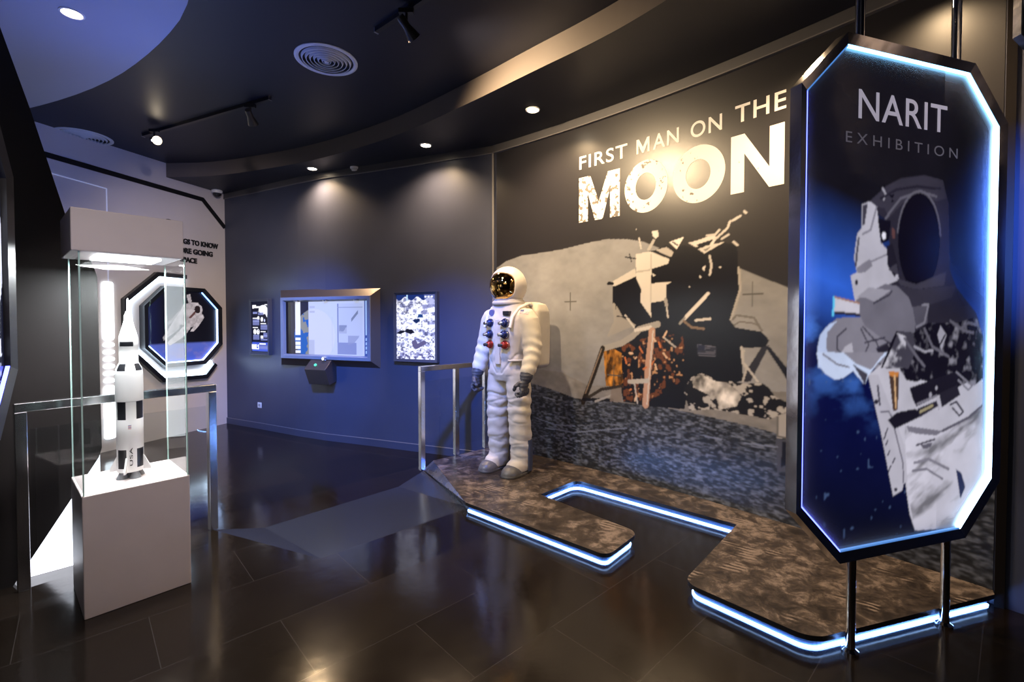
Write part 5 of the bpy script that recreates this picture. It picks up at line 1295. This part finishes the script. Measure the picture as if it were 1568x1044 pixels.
def build_suit():
    t = thing('spacesuit', 'white spacesuit figure with gold visor standing on the brown platform', 'spacesuit', (-.03, 4.455, .075), math.radians(-38.1))
    SUIT = mat('ivory_suit_fabric', (.54, .49, .41), .62, noise=.05, nscale=12, bump=.10, bscale=60)
    SHELL = mat('ivory_helmet_shell', (.66, .60, .52), .42, noise=.02, nscale=8)
    GOLD = mat('gold_mirror_visor', (.72, .42, .12), .04, 1.0)
    GREY = mat('grey_glove_rubber', (.05, .052, .066), .48, noise=.12, nscale=30, bump=.12, bscale=50)
    TOE = mat('grey_boot_rubber', (.11, .108, .115), .38, noise=.15, nscale=18)
    BLUEM = mat('blue_anodised', (.045, .06, .16), .25, .7); REDM = mat('red_anodised', (.36, .035, .02), .28, .5); DK = mat('dark_port', (.02, .02, .025), .3)
    CUFF = mat('suit_trim', (.60, .57, .54), .5)
    X, Y, Z = (1, 0, 0), (0, 1, 0), (0, 0, 1)
    body = MB()
    # trunk: hips to neck, front is -y
    tr = [(.86, .150, .125, 0, .0), (.93, .190, .150, 0, .0), (1.00, .192, .155, 0, 0), (1.08, .188, .155, 0, -.004), (1.16, .196, .158, 0, -.008), (1.26, .212, .165, 0, -.012),
          (1.36, .226, .168, 0, -.010), (1.44, .226, .160, 0, -.004), (1.50, .205, .145, 0, .004), (1.545, .178, .135, 0, .008), (1.585, .156, .130, 0, .006), (1.63, .140, .128, 0, 0)]
    body.loft([ellipse_ring((cx, cy, z), X, Y, rx, ry, 32, 2.3) for z, rx, ry, cx, cy in tr])
    for s in (-1, 1):
        limb(body, [((s * .105, .0, .94), .112, .120), ((s * .118, .0, .80), .116, .124), ((s * .126, -.002, .66), .110, .118), ((s * .130, -.006, .54), .106, .113), ((s * .132, -.002, .46), .103, .108), ((s * .134, .008, .34), .106, .113), ((s * .135, .016, .22), .100, .106), ((s * .136, .014, .12), .096, .104), ((s * .136, .008, .07), .098, .112)])
        # arms hang a little bent, slightly away from the trunk
        el = .285 if s > 0 else .292
        limb(body, [((s * .195, .004, 1.475), .090, .098), ((s * .232, .006, 1.42), .094, .102), ((s * .258, .006, 1.32), .090, .096), ((s * el, -.004, 1.19), .083, .089), ((s * (el + .010), -.040, 1.08), .078, .082), ((s * (el + .008), -.085, .985), .070, .072), ((s * (el + .004), -.108, .940), .062, .064)])
        body.loft([ellipse_ring((s * .136, -.03 - .0 * k, z), X, Y, .088 * g, .135 * g, 24, 2.4) for k, (z, g) in enumerate(((.025, .97), (.05, 1.0), (.09, .96), (.12, .8)))])
    def wrinkles(co, no):
        x, y, z = co[:, 0], co[:, 1], co[:, 2]; s = np.sign(x); d = np.zeros(len(co))
        leg = (z < .90) & (np.abs(x) < .27); arm = (np.abs(x) > .215) & (z > .92) & (z < 1.44)
        n1 = fbm(x * 9 + s * 3 + 20, y * 9 + 20, 2, 3)
        ph = n1 * 3.5 + (y * 7) + s * 1.3
        w = np.sin(z * 60 + ph * 1.3); w = np.sign(w) * np.abs(w) ** .7
        knee = np.exp(-((z - .62) / .13) ** 2) * 1.0 + np.exp(-((z - .26) / .13) ** 2) * .8 + .25
        d += np.where(leg, .0048 * w * knee, 0)
        for zc, a in ((.72, .011), (.66, .009), (.615, .008), (.50, .006), (.33, .006), (.27, .006), (.17, .007)):
            zz = z - zc - .02 * np.sin(x * 16 + zc * 40) - .05 * y * s
            d -= np.where(leg, a * np.exp(-(zz / .008) ** 2) * np.clip(.35 - no[:, 1], 0, 1), 0)
        wa = np.sin(z * 72 + n1 * 5 + y * 20)
        el = np.exp(-((z - 1.16) / .10) ** 2) + .5 * np.exp(-((z - 1.0) / .05) ** 2) + .15
        d += np.where(arm, .0042 * wa * el, 0)
        tor = (np.abs(x) < .215) & (z > .92)
        d += np.where(tor, .006 * (fbm(x * 10 + 9, z * 10, 3, 8) - .5) * 2 + .004 * np.sin(z * 46 + np.abs(x) * 16) * np.exp(-((z - 1.06) / .09) ** 2), 0)
        d -= np.where(tor & (no[:, 1] < 0), .010 * np.exp(-((np.abs(x) - .012 - (1.0 - z) * .0) / .006) ** 2) * ((z > .93) & (z < 1.16)), 0)
        for s_ in (-1, 1):
            d -= np.where((no[:, 1] < -.2) & (z > .93) & (z < 1.12), .009 * np.exp(-((s_ * x - (z - .92) * .75 - .02) / .008) ** 2), 0)
        return d
    remeshed(body, 'suit_body', SUIT, t, .0105, 5, wrinkles)
    # neck ring and helmet: shell of a hooded sphere with an opening, gold visor inside it
    hc = Vector((0, -.012, 1.755))
    MB().lathe([(.150, 1.575), (.158, 1.588), (.158, 1.600), (.148, 1.612)], (0, .0, 0), 36).build('neck_ring', SUIT, t)
    nu, nv = 72, 48; vs = []; keep = []
    prof = [(.118, -.165), (.126, -.150), (.134, -.130), (.142, -.108)]
    rings = []
    hm = MB()
    def shell_pt(az, el):
        r = .172 * (1 + .02 * math.cos(el) ** 2)
        return Vector((r * .97 * math.cos(el) * math.sin(az), -r * 1.0 * math.cos(el) * math.cos(az), r * 1.04 * math.sin(el)))
    def opening(az, el):
        return (abs(az) / 1.08) ** 3 + (abs(el + .07) / .74) ** 3 < 1
    grid_ = []
    for j in range(nv + 1):
        el = -.95 + (PI / 2 + .95) * j / nv
        grid_.append([shell_pt(-PI + 2 * PI * i / nu, el) for i in range(nu)])
    low = [[(p.x * 1.0, p.y * 1.0, p.z) for p in grid_[0]]]
    V = [tuple(hc + p) for row in grid_ for p in row]; F = []
    for j in range(nv):
        el = -.95 + (PI / 2 + .95) * (j + .5) / nv
        for i in range(nu):
            az = -PI + 2 * PI * (i + .5) / nu
            if not opening(az, el): F.append((j * nu + i, j * nu + (i + 1) % nu, (j + 1) * nu + (i + 1) % nu, (j + 1) * nu + i))
    hm.add(V, F, 0, True)
    base = [tuple(hc + p) for p in grid_[0]]; neck = [(.150 * math.sin(-PI + 2 * PI * i / nu), .0 - .146 * math.cos(-PI + 2 * PI * i / nu), 1.60) for i in range(nu)]
    mid = [tuple(Vector(((a[0] * .6 + b[0] * .4), (a[1] * .6 + b[1] * .4), a[2] * .55 + b[2] * .45))) for a, b in zip(base, neck)]
    hm.loft([neck, mid, base], cap=False)
    o = hm.build('helmet_shell', SHELL, t)
    bm = bmesh.new(); bm.from_mesh(o.data); bmesh.ops.delete(bm, geom=[v for v in bm.verts if not v.link_faces], context='VERTS')
    edge = {v.index for e in bm.edges if len(e.link_faces) == 1 for v in e.verts if v.co.z > 1.63}
    for _ in range(6):
        mv = {}
        for v in bm.verts:
            if v.index in edge:
                nb = [e.other_vert(v).co for e in v.link_edges if len(e.link_faces) == 1]
                if len(nb) == 2: mv[v] = v.co * .4 + (nb[0] + nb[1]) * .3
        for v, c in mv.items(): v.co = c
    bm.to_mesh(o.data); bm.free()
    md = o.modifiers.new('thick', 'SOLIDIFY'); md.thickness = .012; md.offset = 0
    sd = o.modifiers.new('sub', 'SUBSURF'); sd.levels = 1; sd.render_levels = 1
    vm = MB(); vc = hc + Vector((0, -.020, -.002)); rr = []
    for j in range(25):
        th = 1.62 * j / 24
        rr.append([tuple(vc + Vector((.160 * math.sin(th) * math.cos(a), -.168 * math.cos(th), .158 * math.sin(th) * math.sin(a)))) for a in [2 * PI * k / 48 for k in range(48)]])
    vm.loft(rr, cap=False).build('visor', GOLD, t)
    # hood skirt under the helmet and shoulder straps
    # chest connectors
    def front_y(z): return -np.interp(z, [r[0] for r in tr], [r[2] - r[4] for r in tr])
    for z, m in ((1.405, BLUEM), (1.30, BLUEM), (1.205, REDM)):
        for sx in (-1, 1):
            x = sx * .088; y = front_y(z) + .016
            c = MB(); c.lathe([(.0, .012), (.040, .012), (.040, -.014), (.034, -.022), (.026, -.022), (.026, -.045), (.020, -.050), (0, -.050)], (x, y - .008, z), 22, 'y')
            co_ = c.build('hose_connector', m, t)
            MB().lathe([(.041, -.002), (.0425, -.004), (.0425, -.010), (.041, -.012)], (x, y - .008, z), 22, 'y').build('collar', M['satin'], co_)
            e = MB(); d_ = -1; e.tube([(x, y - .046, z), (x + d_ * .022, y - .056, z - .002), (x + d_ * .040, y - .056, z - .004)], [.016, .016, .015], 12).build('elbow_port', M['satin'] if m is BLUEM else DK, co_)
    # centre flap, pocket lines
    MB().box((-.030, front_y(1.2) - .006, 1.02), (.030, front_y(1.2) + .03, 1.44)).build('front_flap', SUIT, t, bevel=.008)
    # black strap tab and blue shoulder patch on the chest, flag on the left shoulder
    p = MB().box((.055, front_y(1.49) - .020, 1.475), (.125, front_y(1.49) + .03, 1.515)); p.build('strap_buckle', DK, t, bevel=.006)
    p = MB().lathe([(0, -.004), (.030, -.003), (.032, .02)], (-.095, front_y(1.49) + .002, 1.50), 20, 'y'); p.build('chest_patch', mat('navy_patch', (.10, .10, .22), .6), t)
    fp = MB(); c0 = Vector((.195, -.090, 1.535)); u = Vector((.70, -.10, -.42)).normalized(); v_ = Vector((.45, .45, .62)).normalized(); v_ = (v_ - u * v_.dot(u)).normalized()
    nrm = u.cross(v_); nrm = nrm if nrm.y < 0 else -nrm
    REDS = mat('flag_stripe_red', (.42, .06, .06), .6); CANT = mat('flag_canton_blue', (.06, .07, .20), .6)
    # arms' patch laid on the shoulder surface, found by casting onto the body
    fl = MB(); W_, H_ = .082, .050
    bo = [c for c in t.children if c.name.startswith('suit_body')][0]
    def on_body(q, d):
        ok, loc, n_, i_ = bo.ray_cast(Vector(q) - Vector(d) * .3, Vector(d)); return (loc + n_ * .0018) if ok else Vector(q)
    cc = Vector((.222, -.05, 1.50)); dd = Vector((-.55, .72, -.35)).normalized()
    uu = Vector((.80, .52, -.25)); uu = (uu - dd * uu.dot(dd)).normalized(); vv = dd.cross(uu); vv = vv if vv.z > 0 else -vv
    nx_, ny_ = 12, 13
    Pq = [[on_body(cc + uu * (W_ * (i / nx_ - .5)) + vv * (H_ * (j / ny_ - .5)), dd) for i in range(nx_ + 1)] for j in range(ny_ + 1)]
    flat = [tuple(q) for r in Pq for q in r]
    for j in range(ny_):
        for i in range(nx_):
            m_i = 2 if (i < 5 and j >= 6) else (0 if j % 2 == 0 else 1)
            a = j * (nx_ + 1) + i; fl.add([flat[a], flat[a + 1], flat[a + nx_ + 2], flat[a + nx_ + 1]], [(0, 1, 2, 3)], m_i, True)
    fl.build('shoulder_flag', [REDS, M['white'], CANT], t)
    # life support backpack
    bp = MB(); bx = [(-.03, 1.0), (.0, 1.0)]
    ring = lambda z, w, d, y: ellipse_ring((0, y, z), X, Y, w, d, 40, 6)
    bp.loft([ring(.955, .16, .06, .275), ring(.97, .205, .095, .275), ring(1.0, .235, .125, .265), ring(1.30, .240, .130, .262), ring(1.52, .236, .125, .258), ring(1.585, .215, .10, .25), ring(1.605, .15, .06, .24)])
    remeshed(bp, 'backpack', SUIT, t, .012, 3, lambda co, no: .004 * (fbm(co[:, 0] * 8, co[:, 2] * 8, 3, 2) - .5))
    for s in (-1, 1):
        MB().tube([(s * .15, .18, 1.56), (s * .17, .08, 1.585), (s * .165, -.05, 1.545), (s * .15, -.135, 1.46), (s * .15, -.172, 1.36)], .016, 10).build('shoulder_strap', CUFF, t)
    MB().tube([(.15, .20, 1.08), (.20, .08, 1.06), (.19, -.08, 1.06), (.12, -.165, 1.06)], .010, 8).build('side_strap', CUFF, t)
    # gloves: cuff, palm, four curled fingers and a thumb, one surface each
    for s in (-1, 1):
        g = MB(); wx = s * (.292 if s > 0 else .297); w0 = Vector((wx, -.108, .945))
        limb(g, [(w0, .060, .062), (w0 + Vector((0, -.010, -.025)), .058, .060), (w0 + Vector((0, -.022, -.055)), .046, .052)], 18)
        pc = w0 + Vector((-s * .004, -.034, -.095))
        limb(g, [(w0 + Vector((0, -.020, -.045)), .034, .046), (pc, .032, .053), (pc + Vector((-s * .006, -.006, -.040)), .030, .053)], 18)
        for k in range(4):
            fy = -.046 + k * .030; ln = (.95, 1.05, 1.0, .85)[k]; r_ = (.0165, .017, .0165, .015)[k]
            b0 = pc + Vector((s * .010, fy, -.046)); b1 = b0 + Vector((-s * .006, -.004, -.040 * ln)); b2 = b1 + Vector((-s * .034, -.002, -.016)); b3 = b2 + Vector((-s * .024, .0, .022 * ln))
            limb(g, [(b0, r_ * 1.08, r_ * 1.08), (b1, r_ * 1.05, r_ * 1.05), (b2, r_, r_), (b3, r_ * .92, r_ * .92)], 12, .9)
        t0 = pc + Vector((-s * .016, -.040, .020)); t1 = t0 + Vector((-s * .028, -.030, -.026)); t2 = t1 + Vector((-s * .020, .006, -.036)); 
        limb(g, [(t0, .020, .020), (t1, .0185, .0185), (t2, .017, .017)], 12, .9)
        remeshed(g, 'glove', GREY, t, .0052, 3, lambda co, no: .0012 * np.sin(co[:, 2] * 210))
    # boots: grey toe caps with a flat sole, blue-grey heel band
    for s in (-1, 1):
        cx = s * .138
        b = MB(); rg = []
        for z, f in ((.004, 1.0), (.02, 1.03), (.045, .99), (.07, .86), (.092, .60), (.103, .25)):
            rg.append(ellipse_ring((cx, -.128 + (1 - f) * .03, z), X, Y, .084 * f, .112 * f, 28, 2.2))
        b.loft(rg); remeshed(b, 'boot_toe', TOE, t, .008, 3)
        so = MB(); so.loft([ellipse_ring((cx, -.075, z), X, Y, .091 * f, .170 * f, 32, 2.6) for z, f in ((0.0, .98), (.012, 1.0), (.022, .99))]); so.build('boot_sole', TOE, t, bevel=.003)
        h = MB(); rg = []
        for z in (.03, .10, .18, .26, .315):
            arc_ = [(cx + (.108) * math.sin(a), .012 + .114 * math.cos(a)) for a in [((-1.0 + 2.0 * k / 10) if s < 0 else (-.7 + 2.45 * k / 10)) for k in range(11)]]
            inn = [(cx + (.095) * math.sin(a), .012 + .100 * math.cos(a)) for a in [((1.0 - 2.0 * k / 10) if s < 0 else (1.75 - 2.45 * k / 10)) for k in range(11)]]
            rg.append([(x, y, z) for x, y in arc_ + inn])
        h.loft(rg); h.build('boot_heel', mat('dark_blue_gaiter', (.05, .06, .10), .5) if s == -1 else bpy.data.materials['dark_blue_gaiter'], t)
    return t
build_suit()
